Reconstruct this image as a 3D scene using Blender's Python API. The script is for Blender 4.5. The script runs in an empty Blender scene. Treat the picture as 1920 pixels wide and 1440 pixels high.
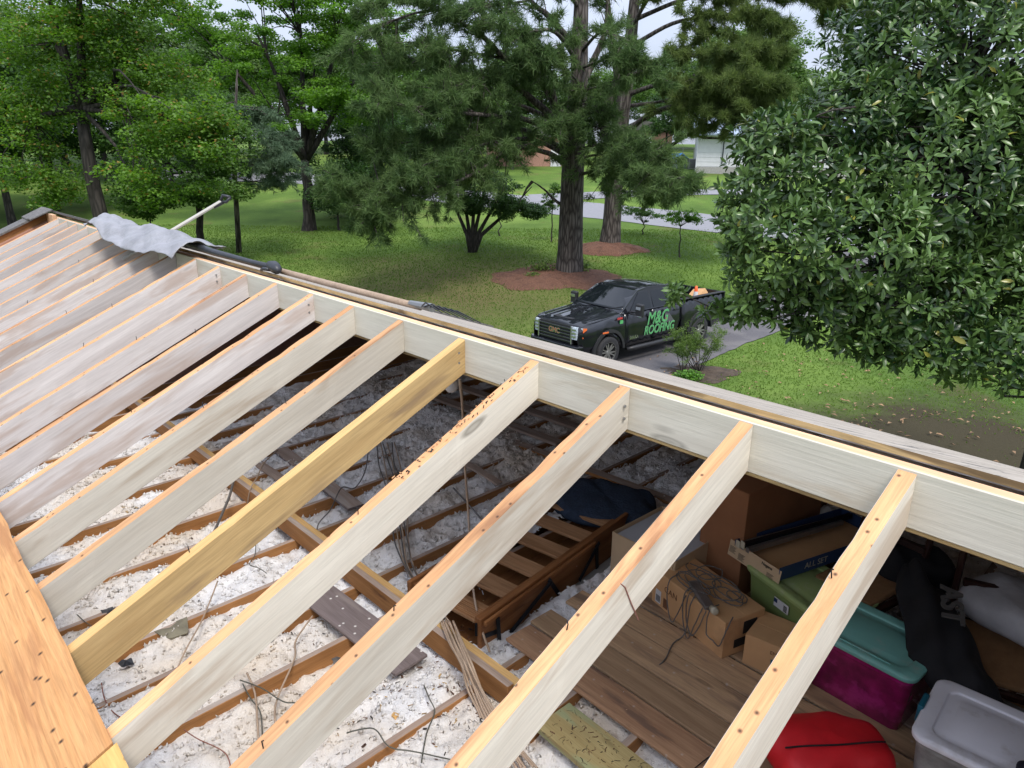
import bpy, bmesh, math, random
import numpy as np
from mathutils import Vector, Matrix
random.seed(7); RNG = np.random.default_rng(11)
C = bpy.context.scene.collection
R = math.radians
# ------------------------------------------------------------ camera, world, sun, exposure
CZ = 5.4                                   # camera height above the drive
FPX = 1323.0                               # focal length in photo pixels
UPC = Vector((.01, 1.0, .3215)).normalized()
_Y = (Vector((0, 0, -1)) - UPC * UPC.dot(Vector((0, 0, -1)))).normalized()
_X = _Y.cross(UPC)
RC = Matrix((_X, _Y, UPC))                 # camera axes -> world axes
cam_d = bpy.data.cameras.new('camera'); cam = bpy.data.objects.new('camera', cam_d); C.objects.link(cam)
cam.matrix_world = Matrix.Translation((0, 0, CZ)) @ RC.to_4x4()
cam_d.sensor_width = 36; cam_d.lens = FPX / 1920 * 36; cam_d.clip_start = .05; cam_d.clip_end = 3000
S = bpy.context.scene; S.camera = cam
S.view_settings.view_transform = 'Standard'; S.view_settings.look = 'None'; S.view_settings.gamma = 1
S.view_settings.exposure = 0.55
SUN_EL, SUN_AZ = 58, 158                   # azimuth: degrees clockwise from +Y
w = bpy.data.worlds.new('World'); S.world = w; w.use_nodes = True
nt = w.node_tree; nt.nodes.clear()
def wn(t, **k):
    n = nt.nodes.new(t)
    for a, b in k.items(): setattr(n, a, b)
    return n
sky = wn('ShaderNodeTexSky', sky_type='NISHITA', sun_disc=False, sun_elevation=R(SUN_EL), sun_rotation=R(SUN_AZ), air_density=1.0, dust_density=2.5, ozone_density=1.0)
tc = wn('ShaderNodeTexCoord'); mp = wn('ShaderNodeMapping'); mp.inputs['Scale'].default_value = (1, 1, 3.2)
nz = wn('ShaderNodeTexNoise'); nz.inputs['Scale'].default_value = 2.2; nz.inputs['Detail'].default_value = 6; nz.inputs['Roughness'].default_value = .55
rp = wn('ShaderNodeValToRGB'); rp.color_ramp.elements[0].position = .3; rp.color_ramp.elements[1].position = .62
rp.color_ramp.elements[0].color = (.45, .45, .45, 1); rp.color_ramp.elements[1].color = (.93, .93, .93, 1)
mx = wn('ShaderNodeMix', data_type='RGBA'); mx.inputs[7].default_value = (5.9, 6.5, 8.0, 1)
bg = wn('ShaderNodeBackground'); bg.inputs['Strength'].default_value = .125; wo = wn('ShaderNodeOutputWorld')
L = nt.links.new
L(tc.outputs['Generated'], mp.inputs['Vector']); L(mp.outputs[0], nz.inputs['Vector']); L(nz.outputs['Fac'], rp.inputs[0])
L(rp.outputs[0], mx.inputs[0]); L(sky.outputs[0], mx.inputs[6]); sz_ = wn('ShaderNodeSeparateXYZ'); L(tc.outputs['Generated'], sz_.inputs[0]); zr = wn('ShaderNodeMapRange'); zr.inputs['From Min'].default_value = 0; zr.inputs['From Max'].default_value = .9; zr.inputs['To Min'].default_value = .60; zr.inputs['To Max'].default_value = 1.65; L(sz_.outputs['Z'], zr.inputs['Value'])   # an overcast sky is brighter overhead
ms_ = wn('ShaderNodeVectorMath', operation='SCALE'); L(mx.outputs[2], ms_.inputs[0]); L(zr.outputs[0], ms_.inputs['Scale']); L(ms_.outputs[0], bg.inputs[0]); L(bg.outputs[0], wo.inputs[0])
sd = bpy.data.lights.new('sun', 'SUN'); sd.energy = 2.1; sd.angle = R(16); sd.color = (1, .95, .88)
sun = bpy.data.objects.new('sun', sd); C.objects.link(sun)
_sd = Vector((math.sin(R(SUN_AZ)) * math.cos(R(SUN_EL)), math.cos(R(SUN_AZ)) * math.cos(R(SUN_EL)), math.sin(R(SUN_EL))))
sun.rotation_euler = _sd.to_track_quat('Z', 'Y').to_euler(); sun.location = (0, 0, 40)

# ------------------------------------------------------------ placing helpers
def ray(px, py): return RC @ Vector(((px - 960) / FPX, (720 - py) / FPX, -1))
def at(px, py, Y):
    d = ray(px, py); d = d * (Y / d.y); return Vector((d.x, d.y, d.z + CZ))
_ty = np.array([-200, 24, 27, 30, 36, 42, 49, 55, 58, 64, 80, 110, 160, 400, 1500.])
_tz = np.array([-5.4, -5.38, -5.08, -4.64, -4.22, -3.88, -3.24, -2.46, -2.1, -1.25, .3, 1.9, 3, 6, 20])
_fy = np.arange(-200, 600, .5); _fz = np.interp(_fy, _ty, _tz)
_k = np.hanning(11); _k /= _k.sum(); _fz = np.convolve(np.pad(_fz, 5, mode='edge'), _k, mode='valid')
def gz(x, y): return CZ + np.interp(y, _fy, _fz)
def gp(px, py):
    d = ray(px, py); t = 5.0
    for i in range(4000):
        p = d * t
        if p.z + CZ <= gz(p.x, p.y): break
        t *= 1.003
    return Vector((p.x, p.y, float(gz(p.x, p.y))))
HP = Vector((.9165, 1.4566, CZ - .671))    # ridge point of the first rafter
HE = Vector((-.67888, .73425, 0)).normalized(); HV = Vector((.73425, .67888, 0)).normalized()
UZ = Vector((0, 0, 1)); T1, T2 = .4708, .352; PITCH = math.atan(T1); D = .4064; J = -2.01
def H(u, v, w): return HP + HE * u + HV * v + UZ * w
def hz(px, py, w):
    d = ray(px, py); return Vector((0, 0, CZ)) + d * ((HP.z + w - CZ) / d.z)
def uv(p): q = p - HP; return q.dot(HE), q.dot(HV)
MH = Matrix((( -HE.x, HV.x, 0), (-HE.y, HV.y, 0), (0, 0, 1))).to_4x4()      # local x to the right along the ridge, y uphill side, z up
def HM(u, v, w, ang=0): return Matrix.Translation(H(u, v, w)) @ MH @ Matrix.Rotation(R(ang), 4, 'Z')

# ------------------------------------------------------------ object helpers
WM = {}
def tag(o, label=None, cat=None, group=None, kind=None):
    if label: o['label'] = label
    if cat: o['category'] = cat
    if group: o['group'] = group
    if kind: o['kind'] = kind
    return o
def setw(o, M, parent=None):
    WM[o.name] = M.copy()
    if parent is None: o.matrix_world = M
    else:
        o.parent = parent; o.matrix_basis = WM[parent.name].inverted() @ M
def thing(name, label, cat, M=None, group=None):
    o = bpy.data.objects.new(name, None); C.objects.link(o); o.empty_display_size = .2
    setw(o, M or Matrix()); return tag(o, label, cat, group)
class MB:
    def __init__(s): s.v = []; s.f = []; s.m = []; s.sm = False
    def add(s, vs, fs, mi=0):
        n = len(s.v); s.v += [tuple(x) for x in vs]; s.f += [tuple(n + i for i in f) for f in fs]; s.m += [mi] * len(fs); return s
    def box(s, x0, x1, y0, y1, z0, z1, mi=0, M=None):
        vs = [Vector((x, y, z)) for z in (z0, z1) for y in (y0, y1) for x in (x0, x1)]
        if M: vs = [M @ q for q in vs]
        return s.add(vs, [(0, 2, 3, 1), (4, 5, 7, 6), (0, 1, 5, 4), (2, 6, 7, 3), (0, 4, 6, 2), (1, 3, 7, 5)], mi)
    def tube(s, pts, r, n=8, mi=0, cap=True):
        pts = [Vector(p) for p in pts]; rs = r if isinstance(r, (list, tuple)) else [r] * len(pts)
        b = len(s.v); up = None
        for i, p in enumerate(pts):
            d = (pts[min(i + 1, len(pts) - 1)] - pts[max(i - 1, 0)]).normalized()
            if up is None: up = Vector((0, 0, 1)) if abs(d.z) < .9 else Vector((1, 0, 0))
            x = up.cross(d)
            if x.length < 1e-4: x = Vector((1, 0, 0)).cross(d)
            x.normalize(); y = d.cross(x); up = y
            for k in range(n):
                a = 2 * math.pi * k / n; s.v.append(tuple(p + (x * math.cos(a) + y * math.sin(a)) * rs[i]))
        for i in range(len(pts) - 1):
            for k in range(n):
                k2 = (k + 1) % n; s.f.append((b + i * n + k, b + i * n + k2, b + (i + 1) * n + k2, b + (i + 1) * n + k)); s.m.append(mi)
        if cap:
            s.f.append(tuple(b + k for k in reversed(range(n)))); s.f.append(tuple(b + (len(pts) - 1) * n + k for k in range(n))); s.m += [mi, mi]
        return s
    def lathe(s, prof, n=20, mi=0, M=None):      # prof: (r, z)
        b = len(s.v)
        for r_, z in prof:
            for k in range(n):
                a = 2 * math.pi * k / n; q = Vector((r_ * math.cos(a), r_ * math.sin(a), z)); s.v.append(tuple(M @ q if M else q))
        for i in range(len(prof) - 1):
            for k in range(n):
                k2 = (k + 1) % n; s.f.append((b + i * n + k, b + i * n + k2, b + (i + 1) * n + k2, b + (i + 1) * n + k)); s.m.append(mi)
        return s
    def prism(s, poly, y0, y1, mi=0, M=None):    # poly in x,z ; extruded along y
        n = len(poly); vs = [Vector((x, y0, z)) for x, z in poly] + [Vector((x, y1, z)) for x, z in poly]
        if M: vs = [M @ q for q in vs]
        return s.add(vs, [tuple(range(n)), tuple(reversed(range(n, 2 * n)))] + [(i, i + n, (i + 1) % n + n, (i + 1) % n) for i in range(n)], mi)
    def build(s, name, mats, parent=None, M=None, bevel=0, seg=2, smooth=False, sub=0):
        me = bpy.data.meshes.new(name); me.from_pydata(s.v, [], s.f)
        mats = mats if isinstance(mats, (list, tuple)) else [mats]
        for m_ in mats: me.materials.append(m_)
        me.polygons.foreach_set('material_index', s.m)
        bm = bmesh.new(); bm.from_mesh(me); bmesh.ops.recalc_face_normals(bm, faces=bm.faces); bm.to_mesh(me); bm.free()
        if smooth: me.polygons.foreach_set('use_smooth', [True] * len(me.polygons))
        o = bpy.data.objects.new(name, me); C.objects.link(o)
        setw(o, M if M else (WM[parent.name] if parent else Matrix()), parent)
        if sub: q = o.modifiers.new('s', 'SUBSURF'); q.levels = q.render_levels = sub
        if bevel: q = o.modifiers.new('b', 'BEVEL'); q.width = bevel; q.segments = seg; q.limit_method = 'ANGLE'; q.harden_normals = False
        return o
def npmesh(name, V, F, mats, parent=None, M=None, midx=None, smooth=False):
    me = bpy.data.meshes.new(name); V = np.asarray(V, np.float32); F = np.asarray(F, np.int32); k = F.shape[1]
    me.vertices.add(len(V)); me.vertices.foreach_set('co', V.ravel())
    me.loops.add(F.size); me.loops.foreach_set('vertex_index', F.ravel())
    me.polygons.add(len(F)); me.polygons.foreach_set('loop_start', np.arange(0, F.size, k, dtype=np.int32))
    try: me.polygons.foreach_set('loop_total', np.full(len(F), k, np.int32))
    except Exception: pass
    for m_ in (mats if isinstance(mats, (list, tuple)) else [mats]): me.materials.append(m_)
    if midx is not None: me.polygons.foreach_set('material_index', np.asarray(midx, np.int32))
    if smooth: me.polygons.foreach_set('use_smooth', np.ones(len(F), bool))
    me.update(calc_edges=True); me.validate()
    o = bpy.data.objects.new(name, me); C.objects.link(o)
    setw(o, M if M else (WM[parent.name] if parent else Matrix()), parent); return o
def board_matrix(A, B, up=UZ):
    x = (B - A).normalized(); z = (up - x * up.dot(x)).normalized(); y = z.cross(x)
    m = Matrix((x, y, z)).transposed().to_4x4(); m.translation = (A + B) / 2; return m
def board(name, A, B, wd, th, mats, parent=None, up=UZ, bevel=.003, sag=0):
    """plank whose top-face centre line runs from A to B"""
    A = Vector(A); B = Vector(B); h = (B - A).length / 2
    m = MB(); n = 6 if sag else 1
    if not sag:
        m.box(-h, h, -wd / 2, wd / 2, -th, 0)
        m.m = [0, 1, 0, 0, 0, 0]
    else:
        for i in range(n + 1):
            x = -h + 2 * h * i / n; z = sag * (1 - (x / h) ** 2)
            m.v += [(x, -wd / 2, z - th), (x, wd / 2, z - th), (x, -wd / 2, z), (x, wd / 2, z)]
        for i in range(n):
            b = 4 * i; m.f += [(b, b + 4, b + 5, b + 1), (b + 2, b + 3, b + 7, b + 6), (b, b + 2, b + 6, b + 4), (b + 1, b + 5, b + 7, b + 3)]; m.m += [0, 1, 0, 0]
        m.f += [(0, 1, 3, 2), (4 * n, 4 * n + 2, 4 * n + 3, 4 * n + 1)]; m.m += [0, 0]
    mats = mats if isinstance(mats, (list, tuple)) else [mats, mats]
    return m.build(name, list(mats), parent, board_matrix(A, B, up), bevel=bevel, seg=1)
def text(name, s, mt, parent, M, size=.1, ext=.001, shear=0, align='CENTER', bold=0):
    cu = bpy.data.curves.new(name, 'FONT'); cu.body = s; cu.size = size; cu.extrude = ext; cu.shear = shear; cu.align_x = align; cu.align_y = 'CENTER'; cu.offset = bold
    t = bpy.data.objects.new('t', cu); C.objects.link(t); bpy.context.view_layer.update()
    me = bpy.data.meshes.new_from_object(t.evaluated_get(bpy.context.evaluated_depsgraph_get()))
    bpy.data.objects.remove(t); me.materials.clear(); me.materials.append(mt)
    o = bpy.data.objects.new(name, me); C.objects.link(o); setw(o, M, parent); return o

# ------------------------------------------------------------ materials
def newmat(name):
    m = bpy.data.materials.new(name); m.use_nodes = True; t = m.node_tree; b = t.nodes['Principled BSDF']
    def N(ty, **k):
        n = t.nodes.new(ty)
        for a, q in k.items():
            if a in n.bl_rna.properties.keys(): setattr(n, a, q)
            else: n.inputs[a].default_value = q
        return n
    return m, t, b, N, t.links.new
def ramp(N, stops):
    n = N('ShaderNodeValToRGB'); e = n.color_ramp.elements
    while len(e) < len(stops): e.new(.5)
    for q, (p, c) in zip(e, stops): q.position = p; q.color = (*c, 1) if len(c) == 3 else c
    return n
def g3(x): return (x, x, x)
def scl(c, k): return tuple(min(1, x * k) for x in c)
def plain(name, col, rough=.6, var=.25, scale=8, bump=.0, metal=0, spec=.5, dirt=None, coat=0, det=5, wr=0):
    m, t, b, N, Lk = newmat(name)
    tcn = N('ShaderNodeTexCoord'); n1 = N('ShaderNodeTexNoise', Scale=scale, Detail=det, Roughness=.6); Lk(tcn.outputs['Object'], n1.inputs['Vector'])
    r_ = ramp(N, [(.3, scl(col, 1 - var)), (.7, scl(col, 1 + var))]); Lk(n1.outputs['Fac'], r_.inputs[0]); out = r_.outputs[0]
    if dirt:
        n2 = N('ShaderNodeTexNoise', Scale=dirt[1], Detail=6.0, Roughness=.65); Lk(tcn.outputs['Object'], n2.inputs['Vector'])
        r2 = ramp(N, [(dirt[2], g3(0)), (dirt[2] + .12, g3(dirt[3]))]); Lk(n2.outputs['Fac'], r2.inputs[0])
        mxx = N('ShaderNodeMix', data_type='RGBA'); mxx.inputs[7].default_value = (*dirt[0], 1); Lk(r2.outputs[0], mxx.inputs[0]); Lk(out, mxx.inputs[6]); out = mxx.outputs[2]
    Lk(out, b.inputs['Base Color']); b.inputs['Roughness'].default_value = rough; b.inputs['Metallic'].default_value = metal
    b.inputs['Specular IOR Level'].default_value = spec; b.inputs['Coat Weight'].default_value = coat; b.inputs['Coat Roughness'].default_value = .03
    if bump:
        bn = N('ShaderNodeBump', Strength=1.0, Distance=bump); n3 = N('ShaderNodeTexNoise', Scale=wr or scale * 4, Detail=6.0); Lk(tcn.outputs['Object'], n3.inputs['Vector']); Lk(n3.outputs['Fac'], bn.inputs['Height']); Lk(bn.outputs[0], b.inputs['Normal'])
    return m
def wood(name, lo, hi, stain=None, amt=.5, thr=.55, knot=.6, spots=None, rough=.75, grain=14, fine=.35):
    m, t, b, N, Lk = newmat(name)
    tcn = N('ShaderNodeTexCoord'); oi = N('ShaderNodeObjectInfo')
    ml = N('ShaderNodeVectorMath', operation='MULTIPLY'); ml.inputs[1].default_value = (37, 19, 53); cv = N('ShaderNodeCombineXYZ')
    for i in range(3): Lk(oi.outputs['Random'], cv.inputs[i])
    Lk(cv.outputs[0], ml.inputs[0]); ad = N('ShaderNodeVectorMath', operation='ADD'); Lk(tcn.outputs['Object'], ad.inputs[0]); Lk(ml.outputs[0], ad.inputs[1])
    def mapped(sc):
        q = N('ShaderNodeMapping'); q.inputs['Scale'].default_value = sc; Lk(ad.outputs[0], q.inputs['Vector']); return q.outputs[0]
    # knots warp the grain round them
    vo = N('ShaderNodeTexVoronoi', Scale=1.0); Lk(mapped((1.5, 5.5, 5.5)), vo.inputs['Vector'])
    n1 = N('ShaderNodeTexNoise', Scale=1.0, Detail=7.0, Roughness=.62, Distortion=.5); Lk(mapped((1.3, grain, grain)), n1.inputs['Vector'])
    kw = N('ShaderNodeMath', operation='MULTIPLY'); kw.inputs[1].default_value = .8; Lk(vo.outputs['Distance'], kw.inputs[0])
    n2 = N('ShaderNodeTexNoise', Scale=1.0, Detail=3.0, Roughness=.7); Lk(mapped((5, 130, 130)), n2.inputs['Vector'])
    r1 = ramp(N, [(.28, lo), (.66, hi)]); Lk(n1.outputs['Fac'], r1.inputs[0]); out = r1.outputs[0]
    mf = N('ShaderNodeMix', data_type='RGBA', blend_type='MULTIPLY'); mf.inputs[0].default_value = fine; r2 = ramp(N, [(.35, g3(.45)), (.6, g3(1.0))]); Lk(n2.outputs['Fac'], r2.inputs[0]); Lk(out, mf.inputs[6]); Lk(r2.outputs[0], mf.inputs[7]); out = mf.outputs[2]
    if stain:
        n3 = N('ShaderNodeTexNoise', Scale=1.0, Detail=4.0, Roughness=.6, Distortion=.4); Lk(mapped((1.4, 9, 9)), n3.inputs['Vector'])
        r3 = ramp(N, [(thr, g3(0)), (thr + .1, g3(amt))]); Lk(n3.outputs['Fac'], r3.inputs[0])
        mm = N('ShaderNodeMix', data_type='RGBA'); mm.inputs[7].default_value = (*stain, 1); Lk(r3.outputs[0], mm.inputs[0]); Lk(out, mm.inputs[6]); out = mm.outputs[2]
    if knot:
        r4 = ramp(N, [(0, g3(knot)), (.05, g3(knot * .6)), (.075, g3(knot)), (.115, g3(0))]); Lk(vo.outputs['Distance'], r4.inputs[0])
        mm = N('ShaderNodeMix', data_type='RGBA'); mm.inputs[7].default_value = (*scl(lo, .38), 1); Lk(r4.outputs[0], mm.inputs[0]); Lk(out, mm.inputs[6]); out = mm.outputs[2]
    if spots:
        v2 = N('ShaderNodeTexVoronoi', voronoi_dimensions='2D', Scale=spots[1]); Lk(ad.outputs[0], v2.inputs['Vector']); r5 = ramp(N, [(spots[2], g3(spots[3])), (spots[2] + .06, g3(0))]); Lk(v2.outputs['Distance'], r5.inputs[0])
        mm = N('ShaderNodeMix', data_type='RGBA'); mm.inputs[7].default_value = (*spots[0], 1); Lk(r5.outputs[0], mm.inputs[0]); Lk(out, mm.inputs[6]); out = mm.outputs[2]
    hs = N('ShaderNodeHueSaturation'); mr = N('ShaderNodeMapRange'); mr.inputs['To Min'].default_value = .84; mr.inputs['To Max'].default_value = 1.12; Lk(oi.outputs['Random'], mr.inputs['Value']); Lk(mr.outputs[0], hs.inputs['Value']); Lk(out, hs.inputs['Color']); out = hs.outputs[0]
    Lk(out, b.inputs['Base Color']); b.inputs['Roughness'].default_value = rough; b.inputs['Specular IOR Level'].default_value = .25
    bn = N('ShaderNodeBump', Strength=.5, Distance=.002); Lk(n2.outputs['Fac'], bn.inputs['Height']); Lk(bn.outputs[0], b.inputs['Normal'])
    return m
def leafmat(name, lo, hi, trans=.35, rough=.45, yellow=None, spec=.4, cscale=.6):
    m, t, b, N, Lk = newmat(name)
    ge = N('ShaderNodeNewGeometry'); tcn = N('ShaderNodeTexCoord'); n1 = N('ShaderNodeTexNoise', Scale=cscale, Detail=3.0); Lk(tcn.outputs['Object'], n1.inputs['Vector'])
    ad = N('ShaderNodeMath', operation='ADD'); ml = N('ShaderNodeMath', operation='MULTIPLY'); ml.inputs[1].default_value = .55; Lk(ge.outputs['Random Per Island'], ml.inputs[0]); Lk(n1.outputs['Fac'], ad.inputs[0]); Lk(ml.outputs[0], ad.inputs[1])
    r_ = ramp(N, [(.45, lo), (1.0, hi)]); Lk(ad.outputs[0], r_.inputs[0]); out = r_.outputs[0]
    if yellow:
        gt = N('ShaderNodeMath', operation='GREATER_THAN'); gt.inputs[1].default_value = yellow[1]; Lk(ge.outputs['Random Per Island'], gt.inputs[0])
        mm = N('ShaderNodeMix', data_type='RGBA'); mm.inputs[7].default_value = (*yellow[0], 1); Lk(gt.outputs[0], mm.inputs[0]); Lk(out, mm.inputs[6]); out = mm.outputs[2]
    Lk(out, b.inputs['Base Color']); b.inputs['Roughness'].default_value = rough; b.inputs['Specular IOR Level'].default_value = spec
    tr = N('ShaderNodeBsdfTranslucent'); hs = N('ShaderNodeHueSaturation', Value=1.3, Saturation=1.1); Lk(out, hs.inputs['Color']); Lk(hs.outputs[0], tr.inputs[0])
    ms = N('ShaderNodeMixShader'); ms.inputs[0].default_value = trans; Lk(b.outputs[0], ms.inputs[1]); Lk(tr.outputs[0], ms.inputs[2]); Lk(ms.outputs[0], t.nodes['Material Output'].inputs[0])
    return m
def bark(name, lo, hi, sc=5):
    m, t, b, N, Lk = newmat(name); tcn = N('ShaderNodeTexCoord'); mp_ = N('ShaderNodeMapping'); mp_.inputs['Scale'].default_value = (sc, sc, sc * .18); Lk(tcn.outputs['Object'], mp_.inputs['Vector'])
    vo = N('ShaderNodeTexVoronoi', feature='DISTANCE_TO_EDGE', Scale=1.6); n0 = N('ShaderNodeTexNoise', Scale=2.0, Detail=6.0); Lk(mp_.outputs[0], n0.inputs['Vector'])
    mm = N('ShaderNodeMix', data_type='RGBA'); mm.inputs[0].default_value = .3; Lk(mp_.outputs[0], mm.inputs[6]); Lk(n0.outputs['Color'], mm.inputs[7]); Lk(mm.outputs[2], vo.inputs['Vector'])
    r_ = ramp(N, [(.02, lo), (.3, hi)]); Lk(vo.outputs['Distance'], r_.inputs[0])
    m2 = N('ShaderNodeMix', data_type='RGBA', blend_type='MULTIPLY'); m2.inputs[0].default_value = .6; Lk(r_.outputs[0], m2.inputs[6]); Lk(n0.outputs['Fac'], m2.inputs[7]); Lk(m2.outputs[2], b.inputs['Base Color'])
    b.inputs['Roughness'].default_value = .9; bn = N('ShaderNodeBump', Strength=1.0, Distance=.03); Lk(vo.outputs['Distance'], bn.inputs['Height']); Lk(bn.outputs[0], b.inputs['Normal']); return m

WHITEWASH = wood('whitewashed_wood', (.50, .445, .415), (.68, .63, .595), stain=(.44, .34, .28), amt=.7, thr=.52, knot=.8, fine=.22)
WHITEWASH2 = wood('whitewashed_wood_warm', (.55, .49, .40), (.70, .65, .55), stain=(.42, .33, .24), amt=.65, thr=.55, knot=.8, fine=.22)
FRESH = wood('bare_rafter_edge', (.50, .25, .11), (.71, .41, .205), stain=(.22, .10, .05), amt=.7, thr=.58, knot=.7, spots=((.06, .03, .02), 13, .022, .9), fine=.4)
YELLOW = wood('unpainted_pine', (.48, .31, .13), (.68, .475, .22), stain=(.22, .15, .10), amt=.6, thr=.6, knot=.5)
YEDGE = wood('unpainted_pine_edge', (.62, .37, .14), (.80, .52, .22), stain=(.3, .15, .08), amt=.6, thr=.64)
RIDGEW = wood('ridge_board_white', (.53, .485, .40), (.65, .605, .51), stain=(.46, .38, .28), amt=.6, thr=.56, knot=.6, fine=.12)
RIDGET = wood('ridge_board_edge', (.62, .36, .20), (.80, .52, .32), stain=(.45, .22, .1), amt=.5, thr=.6, knot=.3)
JSIDE = wood('joist_side', (.27, .12, .04), (.44, .215, .08), stain=(.10, .04, .02), amt=.7, thr=.6)
JTOP = wood('joist_top', (.32, .23, .18), (.48, .38, .31), stain=(.5, .47, .43), amt=.5, thr=.56)
PLANK = wood('old_attic_plank', (.34, .18, .10), (.54, .33, .19), stain=(.14, .09, .07), amt=.7, thr=.55, spots=((.60, .57, .53), 7, .006, .45))
PLANK2 = wood('old_attic_plank_pale', (.40, .25, .14), (.60, .40, .23), stain=(.18, .12, .09), amt=.7, thr=.56, spots=((.60, .57, .53), 6, .006, .45))
PLANK3 = wood('old_attic_plank_grey', (.30, .20, .15), (.48, .36, .28), stain=(.16, .11, .09), amt=.7, thr=.53, knot=.6)
GREYB = wood('grey_painted_board', (.15, .12, .115), (.22, .18, .175), stain=(.28, .24, .22), amt=.5, thr=.6, knot=0, spots=((.75, .73, .7), 9, .03, .9))
TREATED = wood('treated_green_board', (.35, .26, .11), (.46, .38, .18), stain=(.30, .36, .20), amt=.7, thr=.5, knot=.4, spots=((.16, .07, .03), 16, .02, .7))
STAIR = wood('varnished_stair_wood', (.22, .085, .03), (.38, .17, .065), stain=(.09, .03, .015), amt=.6, thr=.6, knot=.2, rough=.5)
TREAD = wood('stair_tread_wood', (.34, .17, .075), (.54, .31, .16), stain=(.15, .07, .035), amt=.6, thr=.58, knot=.2, rough=.55)
DECK = wood('old_roof_sheathing', (.56, .27, .10), (.70, .38, .16), stain=(.36, .16, .07), amt=.55, thr=.55, knot=.0, spots=((.03, .02, .015), 9.5, .02, .95), grain=40, fine=.5)
DECKY = wood('yellow_roof_sheathing', (.55, .32, .10), (.74, .46, .16), stain=(.3, .14, .06), amt=.5, thr=.62, knot=.0, spots=((.05, .03, .02), 9, .05, .9))
DARKW = wood('dark_furniture_wood', (.022, .009, .007), (.05, .02, .014), knot=0, rough=.35)
POSTW = wood('brown_upright', (.24, .10, .04), (.34, .16, .06), knot=.2)

m, t, b, N, Lk = newmat('weathered_plywood')         # grey, split face veneer of the far slope
tcn = N('ShaderNodeTexCoord'); q = N('ShaderNodeMapping'); q.inputs['Scale'].default_value = (9, .22, 1); Lk(tcn.outputs['Object'], q.inputs['Vector'])
n1 = N('ShaderNodeTexNoise', Scale=1.6, Detail=8.0, Roughness=.7); Lk(q.outputs[0], n1.inputs['Vector']); r1 = ramp(N, [(.30, (.14, .115, .09)), (.42, (.31, .27, .22)), (.65, (.45, .40, .34))]); Lk(n1.outputs['Fac'], r1.inputs[0])
q2 = N('ShaderNodeMapping'); q2.inputs['Scale'].default_value = (6.0, .3, 1); Lk(tcn.outputs['Object'], q2.inputs['Vector']); v1 = N('ShaderNodeTexNoise', Scale=3.0, Detail=4.0, Roughness=.75); Lk(q2.outputs[0], v1.inputs['Vector'])
r2 = ramp(N, [(.38, g3(.95)), (.42, g3(0))]); Lk(v1.outputs['Fac'], r2.inputs[0]); mm = N('ShaderNodeMix', data_type='RGBA'); mm.inputs[7].default_value = (.05, .05, .05, 1); Lk(r2.outputs[0], mm.inputs[0]); Lk(r1.outputs[0], mm.inputs[6]); Lk(mm.outputs[2], b.inputs['Base Color']); b.inputs['Roughness'].default_value = .85
WEATH = m
PLYEDGE = wood('plywood_cut_edge', (.42, .26, .10), (.70, .50, .24), stain=(.1, .06, .03), amt=.8, thr=.5, knot=0)
SHINGLE = plain('grey_shingle', (.12, .115, .11), .9, .4, 40, .004)
FELT = plain('grey_underlayment', (.25, .25, .265), .5, .2, 5, .012, wr=22)
FELTD = plain('underlayment_back', (.17, .16, .155), .7, .2, 6)
RUBBER = plain('black_rubber', (.022, .024, .03), .45, .2, 20)
HANDLE = wood('weathered_tool_handle', (.30, .22, .16), (.45, .34, .25), knot=0)
PALEH = plain('pale_tool_shaft', (.42, .40, .36), .5, .1, 8)
CARD = plain('cardboard', (.60, .35, .165), .8, .12, 3, .0006, dirt=((.36, .20, .10), 2.5, .55, .4))
CARDP = plain('pale_cardboard', (.56, .41, .25), .8, .1, 3, dirt=((.3, .2, .12), 3, .6, .4))
CARDD = plain('brown_cardboard', (.30, .13, .055), .8, .15, 3)
STYRO = plain('white_foam', (.5, .52, .55), .7, .05, 4)
INK = plain('black_ink', (.02, .02, .02), .6, .1)
INKB = plain('brown_ink', (.16, .07, .03), .7, .1)
PAPER = plain('white_label', (.62, .62, .62), .5, .05)
GREENP = plain('green_plastic', (.22, .30, .10), .35, .08, 3)
GREENL = plain('green_plastic_lid', (.32, .42, .16), .35, .08, 3, dirt=((.45, .42, .38), 7, .55, .35))
TEALP = plain('teal_plastic', (.20, .48, .42), .3, .08, 3, dirt=((.45, .42, .38), 7, .55, .35))
MAGP = plain('magenta_plastic', (.24, .008, .085), .25, .5, 9, dirt=((.50, .03, .22), 6, .52, .8), coat=.3)
WHITEP = plain('white_plastic', (.84, .84, .90), .3, .05, 3, dirt=((.45, .42, .38), 7, .55, .35))
TEALD = plain('dark_teal_latch', (.01, .12, .18), .35, .1)
CLEARP = plain('milky_bin', (.28, .28, .27), .4, .4, 12, dirt=((.1, .22, .25), 14, .55, .7))
REDF = plain('red_nylon', (.70, .012, .02), .55, .12, 5, .004, wr=9)
BLACKF = plain('black_cloth', (.010, .010, .012), .9, .25, 9, .004, wr=14)
LETF = plain('grey_felt_letters', (.08, .075, .07), .9, .1)
NAVYF = plain('navy_blanket', (.025, .042, .075), .9, .3, 30, .006, wr=60, dirt=((.2, .2, .2), 60, .72, .6))
PILLOW = plain('grey_pillow', (.5, .5, .52), .9, .15, 6, .01, wr=9)
TANF = plain('tan_seat_cloth', (.26, .14, .06), .85, .15, 20)
BLUEBOX = plain('blue_print', (.02, .05, .13), .55, .2, 3)
METAL = plain('dull_steel', (.30, .30, .30), .4, .1, 10, metal=.8)
BLACKM = plain('black_iron', (.015, .017, .022), .45, .2, metal=.5)
CABLE = plain('tan_cable', (.42, .31, .22), .5, .15, 10)
CABLEG = plain('grey_cable', (.13, .12, .11), .5, .15, 10)
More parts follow.
